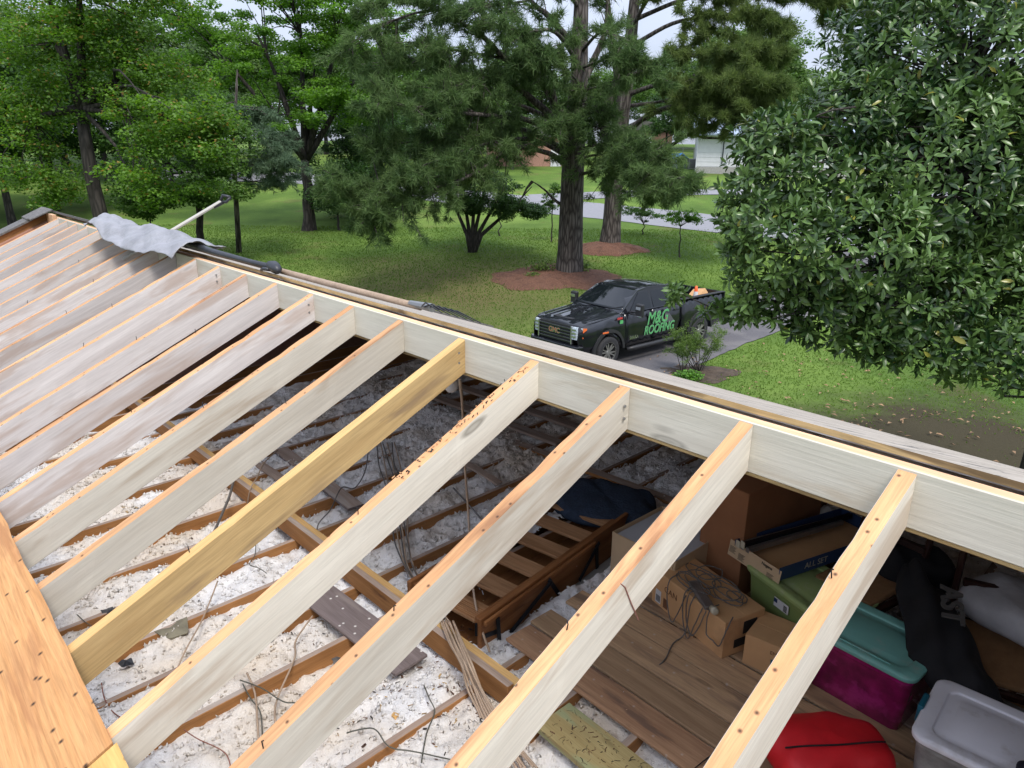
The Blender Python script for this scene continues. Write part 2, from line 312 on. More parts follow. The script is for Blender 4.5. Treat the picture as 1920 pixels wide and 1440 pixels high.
WIRER = plain('brown_wire', (.26, .10, .07), .5, .1)
WIREG = plain('dark_wire', (.09, .09, .07), .5, .1)
BULB = plain('white_glass', (.62, .60, .58), .25, .03)
CREAM = plain('cream_plastic', (.52, .48, .36), .4, .1)

m, t, b, N, Lk = newmat('blown_insulation')
tcn = N('ShaderNodeTexCoord'); n1 = N('ShaderNodeTexNoise', Scale=1.3, Detail=5.0); Lk(tcn.outputs['Object'], n1.inputs['Vector']); r1 = ramp(N, [(.32, (.76, .67, .56)), (.55, (.90, .89, .88))]); Lk(n1.outputs['Fac'], r1.inputs[0])
n2 = N('ShaderNodeTexNoise', Scale=45.0, Detail=4.0, Roughness=.7); Lk(tcn.outputs['Object'], n2.inputs['Vector']); r2 = ramp(N, [(.27, (.35, .28, .22)), (.4, (1, 1, 1))]); Lk(n2.outputs['Fac'], r2.inputs[0])
mm = N('ShaderNodeMix', data_type='RGBA', blend_type='MULTIPLY'); mm.inputs[0].default_value = .75; Lk(r1.outputs[0], mm.inputs[6]); Lk(r2.outputs[0], mm.inputs[7])
n3 = N('ShaderNodeTexNoise', Scale=2.1, Detail=6.0, Roughness=.7); Lk(tcn.outputs['Object'], n3.inputs['Vector']); r3 = ramp(N, [(.62, g3(0)), (.74, g3(.6))]); Lk(n3.outputs['Fac'], r3.inputs[0])
m3 = N('ShaderNodeMix', data_type='RGBA'); m3.inputs[7].default_value = (.22, .155, .10, 1); Lk(r3.outputs[0], m3.inputs[0]); Lk(mm.outputs[2], m3.inputs[6]); Lk(m3.outputs[2], b.inputs['Base Color'])
b.inputs['Roughness'].default_value = .95; bn = N('ShaderNodeBump', Strength=1.0, Distance=.012); n4 = N('ShaderNodeTexNoise', Scale=60.0, Detail=5.0, Roughness=.7); Lk(tcn.outputs['Object'], n4.inputs['Vector']); Lk(n4.outputs['Fac'], bn.inputs['Height']); Lk(bn.outputs[0], b.inputs['Normal'])
INSUL = m

m, t, b, N, Lk = newmat('lawn')
tcn = N('ShaderNodeTexCoord'); n1 = N('ShaderNodeTexNoise', Scale=.22, Detail=5.0, Roughness=.6); Lk(tcn.outputs['Object'], n1.inputs['Vector']); r1 = ramp(N, [(.36, (.066, .118, .022)), (.5, (.10, .168, .030)), (.66, (.155, .232, .046))]); Lk(n1.outputs['Fac'], r1.inputs[0])
n2 = N('ShaderNodeTexNoise', Scale=14.0, Detail=6.0, Roughness=.75); Lk(tcn.outputs['Object'], n2.inputs['Vector']); r2 = ramp(N, [(.3, g3(.45)), (.6, g3(1.1))]); Lk(n2.outputs['Fac'], r2.inputs[0])
mm = N('ShaderNodeMix', data_type='RGBA', blend_type='MULTIPLY'); mm.inputs[0].default_value = .55; Lk(r1.outputs[0], mm.inputs[6]); Lk(r2.outputs[0], mm.inputs[7])
n3 = N('ShaderNodeTexNoise', Scale=.35, Detail=7.0, Roughness=.7); mpp = N('ShaderNodeMapping'); mpp.inputs['Location'].default_value = (5, 3, 0); Lk(tcn.outputs['Object'], mpp.inputs[0]); Lk(mpp.outputs[0], n3.inputs['Vector']); r3 = ramp(N, [(.55, g3(0)), (.70, g3(.6))]); Lk(n3.outputs['Fac'], r3.inputs[0])
m3 = N('ShaderNodeMix', data_type='RGBA'); m3.inputs[7].default_value = (.13, .085, .045, 1); Lk(r3.outputs[0], m3.inputs[0]); Lk(mm.outputs[2], m3.inputs[6]); out = m3.outputs[2]
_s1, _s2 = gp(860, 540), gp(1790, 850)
for cx_, cy_, ra_, rb_, fc_, co_ in ((_s1.x, _s1.y, 2.0, 8.0, .75, (.135, .105, .05, 1)), (_s2.x, _s2.y, 2.2, 4.6, .97, (.050, .040, .024, 1))):          # worn turf under the pine, magnolia's shade painted dark into its leaf litter
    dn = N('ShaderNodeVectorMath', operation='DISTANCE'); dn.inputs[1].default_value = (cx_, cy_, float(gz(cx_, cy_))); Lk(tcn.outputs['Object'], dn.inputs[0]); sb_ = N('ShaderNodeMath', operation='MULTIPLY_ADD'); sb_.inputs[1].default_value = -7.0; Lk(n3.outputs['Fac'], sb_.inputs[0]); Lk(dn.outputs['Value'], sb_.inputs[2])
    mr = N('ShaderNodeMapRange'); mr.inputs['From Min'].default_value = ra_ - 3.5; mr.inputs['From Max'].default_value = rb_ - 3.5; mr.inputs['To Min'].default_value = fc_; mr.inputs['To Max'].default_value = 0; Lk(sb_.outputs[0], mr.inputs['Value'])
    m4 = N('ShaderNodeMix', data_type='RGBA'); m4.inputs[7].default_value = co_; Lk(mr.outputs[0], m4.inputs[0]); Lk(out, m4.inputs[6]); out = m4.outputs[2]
Lk(out, b.inputs['Base Color'])
b.inputs['Roughness'].default_value = .95; b.inputs['Specular IOR Level'].default_value = .15
bn = N('ShaderNodeBump', Strength=1.0, Distance=.02); Lk(n2.outputs['Fac'], bn.inputs['Height']); Lk(bn.outputs[0], b.inputs['Normal'])
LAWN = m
ASPH = plain('asphalt', (.10, .095, .10), .9, .2, 30, .003, dirt=((.16, .15, .145), .7, .5, .7))
ROADM = plain('pale_road', (.22, .22, .235), .9, .1, 6)
MULCH = plain('pine_straw_mulch', (.15, .07, .042), .95, .5, 18, .03, dirt=((.08, .035, .02), 3, .5, .7))
SOIL = plain('bare_soil', (.07, .05, .035), .95, .4, 6, .02)
GRASSB = leafmat('grass_blade', (.095, .165, .032), (.16, .245, .05), .55, .8, cscale=.3)
PINEN = leafmat('pine_needles', (.054, .10, .034), (.135, .205, .072), .42, .6, spec=.2, cscale=.45)
PINEN2 = leafmat('pine_needles_olive', (.066, .108, .032), (.165, .22, .066), .42, .6, spec=.2, cscale=.45)
MAPLE = leafmat('maple_leaves', (.06, .14, .018), (.17, .33, .045), .5, .5, cscale=.4)
POPLAR = leafmat('poplar_leaves', (.05, .115, .015), (.15, .28, .036), .48, .5, yellow=((.32, .22, .06), .965), cscale=.5)
DARKL = leafmat('dark_leaves', (.022, .055, .014), (.07, .15, .03), .35, .5, cscale=.4)
MIDL = leafmat('mid_green_leaves', (.048, .11, .02), (.125, .23, .045), .45, .55, cscale=.3)
FARL = leafmat('far_leaves', (.06, .12, .03), (.15, .24, .06), .4, .6, cscale=.2)
MAGN = leafmat('magnolia_leaves', (.012, .038, .010), (.115, .20, .052), .16, .31, yellow=((.24, .24, .04), .992), spec=.42, cscale=.9)
SHRUB = leafmat('shrub_leaves', (.06, .12, .02), (.16, .24, .05), .4, .5)
BARKP = bark('pine_bark', (.035, .026, .022), (.17, .145, .13), 7)
BARKD = bark('dark_bark', (.02, .016, .013), (.075, .062, .055), 6)
BARKB = bark('branch_bark', (.03, .024, .02), (.09, .075, .065), 9)
DEADL = plain('fallen_leaf', (.28, .17, .09), .8, .4, 2)

# ------------------------------------------------------------ our house: the stripped roof
house = thing('house', 'house under re-roofing with its near roof slope stripped to white rafters above the attic', 'house', Matrix.Translation(H(2, -4, -4.72)))
RL = 4.75                                            # slope run of the near rafters (horizontal)
def rafter_matrix(u):
    x = (HV * -1 + UZ * -T1).normalized(); z = (UZ - x * x.z).normalized(); y = z.cross(x)
    m = Matrix((x, y, z)).transposed().to_4x4(); m.translation = H(u, 0, 0); return m
def rafter_mesh(rr=None, n=90):
    rr = rr or random.Random(3); m = MB(); Ls = RL / math.cos(PITCH); dp = .121; th = .041; dx = dp * T1; ph = [rr.uniform(0, 6) for _ in range(4)]
    for i in range(n + 1):
        x = Ls * i / n; xb = x + dx * (1 - i / n)            # plumb cut at the ridge end
        bw = .0018 * math.sin(x * 1.3 + ph[0]) + .0006 * math.sin(x * 3.1 + ph[1]); c1, c2 = [(-.006 * rr.random() if rr.random() < .06 else 0) + rr.uniform(-.0006, .0006) for _ in (0, 1)]; m.v += [(x, -th / 2 + bw - c1 * .6, c1), (x, th / 2 + bw + c2 * .6, c2), (xb, -th / 2 + bw, -dp + rr.uniform(-.0006, .0006)), (xb, th / 2 + bw, -dp)]
    for i in range(n):
        b = 4 * i; m.f += [(b, b + 1, b + 5, b + 4), (b + 2, b + 6, b + 7, b + 3), (b, b + 4, b + 6, b + 2), (b + 1, b + 3, b + 7, b + 5)]; m.m += [1, 0, 0, 0]
    m.f += [(0, 2, 3, 1), (4 * n, 4 * n + 1, 4 * n + 3, 4 * n + 2)]; m.m += [0, 0]
    return m
rproto = rafter_mesh().build('rafter', [WHITEWASH, FRESH], house, rafter_matrix(0), bevel=.0015, seg=1)
variants = []
for q_ in range(4):
    vo_ = rafter_mesh(random.Random(50 + q_)).build('rafter', [WHITEWASH, FRESH], house, rafter_matrix(0)); variants.append(vo_.data); bpy.data.objects.remove(vo_)
me2 = variants[1].copy(); me2.materials[0] = YELLOW; me2.materials[1] = YEDGE
me3 = variants[2].copy(); me3.materials[0] = WHITEWASH2
me5 = variants[3].copy(); me5.materials[0] = WHITEWASH2
me4 = rproto.data.copy(); me4.materials[0] = JSIDE; me4.materials[1] = JSIDE
for k in range(-4, 22):
    o = rproto if k == 0 else rproto.copy()
    if k: C.objects.link(o)
    M = rafter_matrix(k * D + .0205 + random.uniform(-.006, .006)) @ Matrix.Rotation(random.uniform(-.003, .003), 4, 'Z') @ Matrix.Translation((0, 0, random.uniform(-.003, .002)))
    setw(o, M, house)
    if k == 4: o.data = me2; o['label'] = 'newer unpainted yellow pine rafter'
    elif k in (0, 1, 2, 3, 5, 6): o.data = me3 if k % 2 else me5
    else: o.data = variants[k % 4]
    if k == 3: o['label'] = 'rafter with a rotted, splintered top edge near the ridge'
o = rproto.copy(); C.objects.link(o); o.data = me4; setw(o, rafter_matrix(8.98) @ Matrix.Translation((0, 0, .045)), house); o['label'] = 'bare orange-brown rafter at the far end of the opening'
# rotten splinters on rafter k=3 and the staples/nails on the others
m = MB()
for i in range(70):
    s_ = .04 + .6 * random.random() ** 1.3; q = rafter_matrix(3 * D + .0205) @ Matrix.Translation((s_, random.uniform(-.019, .019), 0)) @ Matrix.Rotation(random.uniform(0, 6), 4, 'Z') @ Matrix.Rotation(random.uniform(-.3, .1), 4, 'Y')
    m.box(0, random.uniform(.003, .013), -.0012, .0012, -.001, random.uniform(.0006, .0022), random.choice((0, 1, 1)), q)
tag(m.build('rotten_splinters', [FRESH, BARKD, RIDGET], house, M=Matrix()), kind='stuff')
def nail(u_k, s_, side=0, l=.03):
    q = rafter_matrix(u_k * D + .0205) @ Vector((s_, side, 0))
    d1 = UZ * l * .6 + HE * random.uniform(-.01, .01); d2 = d1 + Vector((random.uniform(-.5, .5), random.uniform(-.5, .5), .3)) * l * .5
    MB().tube([q, q + d1, q + d2], .0016, 5).build('bent_nail', BLACKM, house, M=Matrix())
for k, s_ in ((1, .75), (1, 1.15), (2, .95), (2, 1.35), (0, .35), (0, .9), (3, .8), (4, 1.2), (5, .6), (6, .8), (7, 1.0), (8, .5), (9, .7), (10, .9), (11, .6), (12, .8), (13, .5), (14, .9), (15, .4)): nail(k, s_, random.uniform(-.012, .012))
def on_side(px, py, u):
    d = ray(px, py); o_ = Vector((0, 0, CZ)); return o_ + d * ((HP + HE * u - o_).dot(HE) / d.dot(HE))
MB().tube([on_side(1163, 1097, D - .004) + UZ * .004, on_side(1172, 1101, D - .006), on_side(1183, 1130, D - .007), on_side(1197, 1162, D - .006)], .0016, 6).build('rusty_nail', WIRER, house, M=Matrix())
for u_, v_ in ((4, .0), (7, 0), (2, 0), (10, 0)):      # nail heads through the ridge joint
    for w_ in (-.05, -.09): c_ = H(u_ * D - .002, -.03, w_); MB().tube([c_, c_ - HE * .004], .005, 10).build('nail_head', METAL, house, M=Matrix())
# ridge board with bare top edge
def ubox(name, u0, u1, v0, v1, w0, w1, mats, parent, bevel=.003):
    A = H((u0 + u1) / 2, (v0 + v1) / 2, w1)
    m = MB().box(-(u1 - u0) / 2, (u1 - u0) / 2, -(v1 - v0) / 2, (v1 - v0) / 2, w0 - w1, 0); m.m = [0, 1, 0, 0, 0, 0]
    mats = mats if isinstance(mats, (list, tuple)) else [mats, mats]
    M = Matrix.Translation(A) @ MH; return m.build(name, mats, parent, M, bevel=bevel, seg=1)
for i, (a_, b_) in enumerate(((-2.4, 2.9), (2.904, 5.6), (5.604, 8.95))): ubox('ridge_board', a_, b_, .0, .040, -.137, .005, [RIDGEW, RIDGET], house)
ubox('ridge_board_strip', -2.4, 9, .006, .034, -.150, -.1375, [PLYEDGE, PLYEDGE], house)
# far slope: rafters and sheathing
def slope_sheet(name, u0, u1, v0, v1, tt, off, th, mats, parent, nu=1, nv=1, wob=0):
    """sheet on a roof slope; v measured from the ridge, negative = near slope; tt = tan pitch"""
    m = MB(); sg = -1 if v1 <= 0 else 1; g = []
    def P(u, v, o):
        return H(u, v, -abs(v) * tt + off + o)
    for o_ in (0, -th):
        for i in range(nu + 1):
            for j in range(nv + 1):
                u = u0 + (u1 - u0) * i / nu; v = v0 + (v1 - v0) * j / nv
                if wob and (i in (0, nu) or j in (0, nv)): v += random.uniform(-wob, wob) * (1 if j in (0, nv) else 0); u += random.uniform(-wob, wob) * (1 if i in (0, nu) else 0)
                g.append((u, v, o_))
    n1 = (nu + 1) * (nv + 1); nn = len(g) // 2
    gg = g[:nn] + [(a, b, -th) for a, b, _ in g[:nn]]
    Mi = (Matrix.Translation(H((u0 + u1) / 2, (v0 + v1) / 2, -abs((v0 + v1) / 2) * tt + off)) @ MH); Mii = Mi.inverted()
    m.v = [tuple(Mii @ P(*q)) for q in gg]
    idx = lambda i, j, l: l * nn + i * (nv + 1) + j
    for l in (0, 1):
        for i in range(nu):
            for j in range(nv): m.f.append((idx(i, j, l), idx(i + 1, j, l), idx(i + 1, j + 1, l), idx(i, j + 1, l))); m.m.append(1 if l == 0 else 0)
    for i in range(nu):
        for j in (0, nv): m.f.append((idx(i, j, 0), idx(i + 1, j, 0), idx(i + 1, j, 1), idx(i, j, 1))); m.m.append(2 if len(mats) > 2 else 0)
    for j in range(nv):
        for i in (0, nu): m.f.append((idx(i, j, 0), idx(i, j + 1, 0), idx(i, j + 1, 1), idx(i, j, 1))); m.m.append(2 if len(mats) > 2 else 0)
    return m.build(name, mats, parent, Mi)
fr = rproto.data.copy(); fr.materials[0] = WHITEWASH; fr.materials[1] = WHITEWASH
LF = 4.75
for k in range(-4, 22):
    u = k * D + .0205
    x = (HV + UZ * -T2).normalized(); z = (UZ - x * x.z).normalized(); y = z.cross(x); M = Matrix((x, y, z)).transposed().to_4x4(); M.translation = H(u, .041, -.006)
    o = rproto.copy(); o.data = fr; o.name = 'far_rafter'; C.objects.link(o); setw(o, M, house)
slope_sheet('far_roof_deck', -6, 9.1, .085, LF, T2, .045, .017, [PLYEDGE, WEATH, PLYEDGE], house, 260, 3, .006)
slope_sheet('far_deck_underside', -6, 9.05, .09, LF - .05, T2, .0275, .003, [WHITEWASH, WHITEWASH], house)
# near slope sheathing left at the bottom and at both ends
slope_sheet('near_roof_deck', 1.17, 8.2, -1.45, -4.7, T1, .017, .016, [DECK, DECK], house, 60, 3, .004)
slope_sheet('near_roof_deck', -1.2, 1.16, -1.44, -4.7, T1, .018, .016, [DECKY, DECKY], house, 20, 3, .004)['label'] = 'yellower sheet of sheathing beside the old orange one'
slope_sheet('near_roof_deck', -6, -1.9, -.01, -4.7, T1, .017, .016, [DECK, DECK], house, 8, 3)
slope_sheet('shingles', 8.93, 9.25, -.0, -4.75, T1, .065, .022, [SHINGLE, SHINGLE], house, 4, 20, .012)
slope_sheet('shingles', 6.9, 9.25, .03, 4.75, T2, .07, .022, [SHINGLE, SHINGLE], house, 16, 12, .012)
slope_sheet('ridge_cap', 8.78, 9.27, -.22, -.0, T1, .085, .012, [SHINGLE, SHINGLE], house, 12, 1, .01)
slope_sheet('lower_sheathing', 8.55, 8.93, -.15, -4.7, T1, -.09, .016, [DECK, DECK], house, 2, 20, .006)
ubox('ridge_block', 8.6, 8.9, -.04, -.002, -.11, .035, [RIDGET, RIDGET], house)
# ceiling joists, ceiling, walls
jm = MB().box(-.0, 8.2, -.0205, .0205, -.14, 0); jm.m = [0, 1, 0, 0, 0, 0]
joist = jm.build('ceiling_joist', [JSIDE, JTOP], house, bevel=.003, seg=1)
ang = 3.0
for i, k in enumerate(range(-5, 21)):
    u = .33 + k * D
    if 2.2 < u < 2.62: continue
    o = joist if i == 0 else joist.copy()
    if i: C.objects.link(o)
    Aj, Bj = H(u - .14 + random.uniform(-.01, .01), -3.6, J), H(u + .14 + random.uniform(-.02, .02), 4.6, J)
    x = (Bj - Aj).normalized(); y = UZ.cross(x); M = Matrix((x, y, UZ)).transposed().to_4x4(); M.translation = Aj; setw(o, M, house)
CEIL = plain('ceiling_board', (.5, .5, .48), .9, .1)
WALLM = plain('brick_wall', (.30, .16, .11), .9, .2, 12)
ubox('ceiling', -6, 8.9, -3.9, 4.5, J - .156, J - .141, CEIL, house, 0)
for nm, a_ in (('wall', (-6, 9, -3.95, -3.75, -4.72, J - .17)), ('wall', (-6, 9, 4.35, 4.55, -4.72, J + .40)), ('wall', (-6, -5.8, -3.74, 4.34, -4.72, J - .17)), ('wall', (8.8, 9, -3.74, 4.34, -4.72, J - .17))): ubox(nm, *a_, WALLM, house, 0)
for uu in (-6, 8.88):   # gable ends
    poly = [(-4.2, J - .2), (-4.2, -4.2 * T1 - .03), (0, -.03), (4.5, .02 - 4.5 * T2), (4.5, J - .2)]; m = MB(); n = 5
    m.v = [tuple(H(uu + d_, a_, b_)) for d_ in (0, .1) for a_, b_ in poly]; m.f = [(0, 1, 2, 3, 4), (9, 8, 7, 6, 5)] + [(i, (i + 1) % 5, (i + 1) % 5 + 5, i + 5) for i in range(5)]; m.m = [0] * 7
    m.build('gable_wall', WALLM, house, M=Matrix())
# strongback on edge across the joists, with its yellow cap strip
Sv = lambda u: .335 + (u - 1.74) * -.03
board('strongback', H(1.70, .335, J + .14), H(8.6, .20, J + .14), .041, .14, [JSIDE, JTOP], house)
board('strongback_cap', H(1.62, .385, J + .13), H(8.6, .25, J + .13), .05, .04, [YELLOW, YEDGE], house)
# insulation ------------------------------------------------------------------
def smooth_noise(nx, ny, cell, rng):
    gx, gy = int(nx / cell) + 3, int(ny / cell) + 3; g = rng.random((gx, gy)); x = np.arange(nx) / cell; y = np.arange(ny) / cell
    xi, yi = x.astype(int), y.astype(int); fx, fy = (x - xi)[:, None], (y - yi)[None]; fx = fx * fx * (3 - 2 * fx); fy = fy * fy * (3 - 2 * fy)
    return (g[xi][:, yi] * (1 - fx) * (1 - fy) + g[xi + 1][:, yi] * fx * (1 - fy) + g[xi][:, yi + 1] * (1 - fx) * fy + g[xi + 1][:, yi + 1] * fx * fy)
st = .014; us = np.arange(-1.6, 7.4, st); vs_ = np.arange(-1.75, 4.0, st); nu, nv = len(us), len(vs_)
Hh = sum(smooth_noise(nu, nv, c_, RNG) * a_ for c_, a_ in ((60, .10), (24, .07), (10, .045), (4, .03), (1.6, .010)))
ku = ((us[:, None] - .14 * (vs_[None] - .5) / 4.1 - .33) / D); dj = np.abs(ku - np.round(ku)) * D
Hh = Hh + J - .160 + .03 * np.clip(vs_[None] - 1, 0, 1) - .018 * np.exp(-(dj / .05) ** 2)
U_, V_ = np.meshgrid(us, vs_, indexing='ij'); U_ = U_ + (RNG.random(U_.shape) - .5) * .011; V_ = V_ + (RNG.random(V_.shape) - .5) * .011
hp, he, hv = np.array(HP), np.array(HE), np.array(HV)
Pn = hp + U_[..., None] * he + V_[..., None] * hv + np.stack([0 * Hh, 0 * Hh, Hh], -1)
ii = np.arange(nu * nv).reshape(nu, nv); F = np.stack([ii[:-1, :-1], ii[1:, :-1], ii[1:, 1:], ii[:-1, 1:]], -1).reshape(-1, 4)
cu_, cv_ = U_[:-1, :-1].ravel(), V_[:-1, :-1].ravel(); keep = ~((cu_ > 2.22) & (cu_ < 2.85) & (cv_ > .55) & (cv_ < 2.1)); F = F[keep]
# loose tufts on top
nt_ = 26000; tu = RNG.uniform(-.8, 7.2, nt_); tv = RNG.uniform(-1.7, 3.6, nt_); ti = np.clip(((tu + 1.6) / st).astype(int), 0, nu - 1); tj = np.clip(((tv + 1.75) / st).astype(int), 0, nv - 1)
ok = ~((tu > 2.18) & (tu < 2.9) & (tv > .5) & (tv < 2.15)); tu, tv, ti, tj = tu[ok], tv[ok], ti[ok], tj[ok]; nt_ = len(tu)
th_ = Hh[ti, tj] + .004; cen = hp + tu[:, None] * he + tv[:, None] * hv + np.stack([0 * th_, 0 * th_, th_], -1)
base = np.array([[1, 0, 0], [-.5, .87, 0], [-.5, -.87, 0], [0, 0, 1.1], [0, 0, -.8]]); sz = RNG.uniform(.005, .016, (nt_, 1, 1)); jit = RNG.normal(0, .35, (nt_, 5, 3))
TV = cen[:, None] + (base[None] + jit) * sz; TF = np.array([[0, 1, 3, 3], [1, 2, 3, 3], [2, 0, 3, 3], [1, 0, 4, 4], [2, 1, 4, 4], [0, 2, 4, 4]])[:, :3]
TFa = (np.arange(nt_)[:, None, None] * 5 + TF[None]).reshape(-1, 3) + nu * nv
Ft = np.concatenate([F[:, [0, 1, 2]], F[:, [0, 2, 3]], TFa])
tag(npmesh('blown_insulation', np.concatenate([Pn.reshape(-1, 3), TV.reshape(-1, 3)]), Ft, INSUL), 'fluffy white and beige blown insulation filling the spaces between the attic joists', 'insulation', kind='stuff')

# ------------------------------------------------------------ on the ridge
def sheet_grid(name, nx, ny, fn, mats, parent=None, M=None, thick=.004, smooth=True):
    m = MB(); m.v = [tuple(fn(i / nx, j / ny)) for i in range(nx + 1) for j in range(ny + 1)]
    for i in range(nx):
        for j in range(ny): b = i * (ny + 1) + j; m.f.append((b, b + 1, b + ny + 2, b + ny + 1)); m.m.append(0)
    o = m.build(name, mats, parent, M, smooth=smooth)
    q = o.modifiers.new('t', 'SOLIDIFY'); q.thickness = thick; q.offset = 0; q.material_offset_rim = 0
    if len(mats) > 1: q.material_offset = 1
    return o
def felt(s_, t_):
    u = 4.45 + 2.25 * s_; v = -.15 - .10 * math.sin(s_ * 3.0) + (.38 + .06 * math.sin(s_ * 7)) * t_ if s_ > .25 else -.16 - .3 * s_ + (.36 + .5 * s_) * t_
    w = .065 + (-(abs(v) * (T1 if v < 0 else T2))) + .05
    bul = math.exp(-((s_ - .72) / .2) ** 2) * .07 * math.sin(math.pi * min(1, t_ * 1.15)) + math.exp(-((s_ - .3) / .2) ** 2) * .04 * math.sin(math.pi * t_)
    lift = .13 * max(0, 1 - t_ * 1.6) * math.exp(-((s_ - .74) / .2) ** 2)
    wr = .022 * abs(math.sin(s_ * 11 + t_ * 5)) + .016 * abs(math.sin(t_ * 8 - s_ * 17)) + .008 * abs(math.sin(s_ * 37 + t_ * 14)) - .02
    return H(u, v, w + bul + lift * .9 + wr)
fo = sheet_grid('crumpled_underlayment', 70, 40, felt, [FELT, FELTD]); tag(fo, 'crumpled flap of grey roofing underlayment hanging over the ridge', 'underlayment')
# shovel with pale shaft and black D grip, standing out of the felt
sh = thing('shovel', 'roofing shovel with pale shaft and black D grip sticking up behind the crumpled underlayment', 'shovel', Matrix.Translation(H(5.6, .3, 0)))
A = H(5.35, .55, -.16); pA = at(312, 437, A.y); 
def along(px, py, ref): d = ray(px, py); return Vector((0, 0, CZ)) + d * (ref / d.y)
yA = H(5.5, .3, 0).y; g0 = along(306, 442, yA); g1 = along(414, 378, yA + .25); dd = (g1 - g0).normalized()
MB().tube([g0 - dd * .35, g1], .014, 8).build('shaft', PALEH, sh, M=Matrix())
sx = dd.cross(Vector((0, 1, 0))).normalized(); sx2 = Vector((0, 0, 1)); q0 = g1; q1 = g1 + dd * .05
pp = ray(1, 0).cross(dd).normalized() if False else (UZ - dd * dd.z).normalized()
q1 = along(412, 381, yA + .25); a1 = along(418, 366, yA + .25); a2 = along(432, 370, yA + .25); a3 = along(424, 379, yA + .25)
MB().tube([q1 - dd * .06, q1, q1 + dd * .03], [.017, .02, .022], 8).tube([q1, a1, (a1 + a2) / 2, a2], .012, 8).tube([q1 + dd * .02, a3, a2], .012, 8).build('grip', RUBBER, sh, M=Matrix(), smooth=True)
# long wooden fork lying along the ridge
fk = thing('roofing_fork', 'long wooden-handled roofing fork with black sleeve lying along the ridge', 'fork', Matrix.Translation(H(3.5, .12, .03)))
def rg(u, v, o=.045): return H(u, v, -abs(v) * T2 + o + .03)
MB().tube([rg(5.0, .10, .07), rg(4.2, .13), rg(3.0, .17), rg(2.12, .15, .05)], [.017, .017, .018, .016], 8).build('handle', HANDLE, fk, M=Matrix(), smooth=True)
MB().tube([rg(5.25, .05, .06), rg(4.9, .03, .07), rg(4.3, .05, .05), rg(3.75, .075, .05), rg(3.45, .1, .055)], [.02, .034, .024, .018, .018], 8).build('sleeve', RUBBER, fk, M=Matrix(), smooth=True)
m = MB(); m.tube([rg(2.2, .15, .055), rg(2.02, .14, .06)], [.014, .02], 8); m.build('collar', METAL, fk, M=Matrix())
for i in range(6):
    a_ = (i - 2.5) * .034; MB().tube([rg(2.06, .14 + a_ * .3, .055), rg(1.95, .14 + a_, .075), rg(1.80, .13 + a_ * 1.2, .05)], [.0035, .0035, .002], 5).build('tine', BLACKM, fk, M=Matrix())
def glove(u, v, label, s_=1.0, o=.065):
    g = thing('work_glove', label, 'glove', Matrix.Translation(rg(u, v, o)) @ MH @ Matrix.Rotation(-.15, 4, 'Z'))
    m = MB(); m.tube([(-.13 * s_, 0, 0), (-.08 * s_, 0, .01), (0, 0, .014), (.07 * s_, 0, .006), (.10 * s_, 0, .0)], [.026 * s_, .036 * s_, .042 * s_, .035 * s_, .012], 10)
    for k in range(4): m.tube([(-.09 * s_, (k - 1.5) * .019 * s_, .006), (-.15 * s_, (k - 1.5) * .021 * s_, -.004), (-.185 * s_ + abs(k - 1.4) * .012, (k - 1.5) * .022 * s_, -.018)], [.013 * s_, .012 * s_, .008 * s_], 7)
    m.tube([(.0, -.03 * s_, 0), (-.05 * s_, -.06 * s_, .0), (-.08 * s_, -.065 * s_, -.008)], [.015 * s_, .013 * s_, .009 * s_], 7)
    m.build('glove_hand', RUBBER, g, smooth=True); return g
glove(3.50, .10, 'black rubber glove lying on the ridge halfway along the wooden fork handle', .85, .045)
glove(4.80, .05, 'black rubber glove beside the crumpled underlayment', .75, .05)

# ------------------------------------------------------------ attic: things
PT = J + .022                                       # top of the platform boards
def attic_board(name, label, cat, A, B, wd, th, mats, group=None, **k):
    o = board(name, A, B, wd, th, mats, **k); return tag(o, label, cat, group)
gp5 = 'brown planks of the attic platform'
vs5 = [(.655, .865, 2.10), (.872, 1.06, 2.12), (1.068, 1.285, 1.95), (1.295, 1.505, 1.95), (1.51, 1.70, 1.9), (1.705, 1.90, 1.7), (1.91, 2.1, 1.6), (2.11, 2.3, 1.6)]
ordn = ['nearest to the green treated board, with an open joint behind it', 'second from the green treated board, stained and knotty', 'dusty, beside the cardboard box with the cables', 'running under the front of the cable box', 'running under the small cardboard box', 'under the magenta tote', 'under the green tote', 'at the back under the stored bins']
for (a_, b_, ue), od in zip(vs5, ordn):
    sk = random.uniform(-.006, .006)
    attic_board('attic_plank', 'brown platform plank ' + od, 'plank', H(ue, (a_ + b_) / 2 + sk, PT), H(-2.2, (a_ + b_) / 2 - .02 + sk * .5, PT + random.uniform(-.002, .004)), b_ - a_ - .009, .02, random.choice(([PLANK, PLANK], [PLANK2, PLANK2], [PLANK3, PLANK3])), gp5)
attic_board('attic_plank', 'short brown plank end beside the folding stair, lying across the gap', 'plank', H(2.12, 1.27, PT + .001), H(1.96, 1.28, PT), .17, .02, [PLANK2, PLANK2], gp5)
ga, gb = hz(1050, 1352, PT + .03), hz(1330, 1530, PT + .03)
attic_board('treated_board', 'yellow-green treated board strewn with pine straw', 'board', H(1.50, .44, PT + .012), H(-.6, .40, PT + .012), .235, .038, [TREATED, TREATED])
attic_board('grey_board', 'short grey painted board with white paint drips on the joists', 'board', H(3.25, .07, J + .024), H(2.28, .13, J + .024), .225, .02, [GREYB, GREYB])
attic_board('brown_board', 'flat grey-brown plank whose end rests beside the white insulation', 'board', H(5.6, .93, J + .02), H(4.1, .86, J + .02), .14, .022, [GREYB, JTOP])
attic_board('brown_board', 'narrow tan plank crossing the joists under the unpainted rafter', 'board', H(6.1, .62, J + .02), H(4.7, .66, J + .02), .09, .02, [JTOP, JTOP])
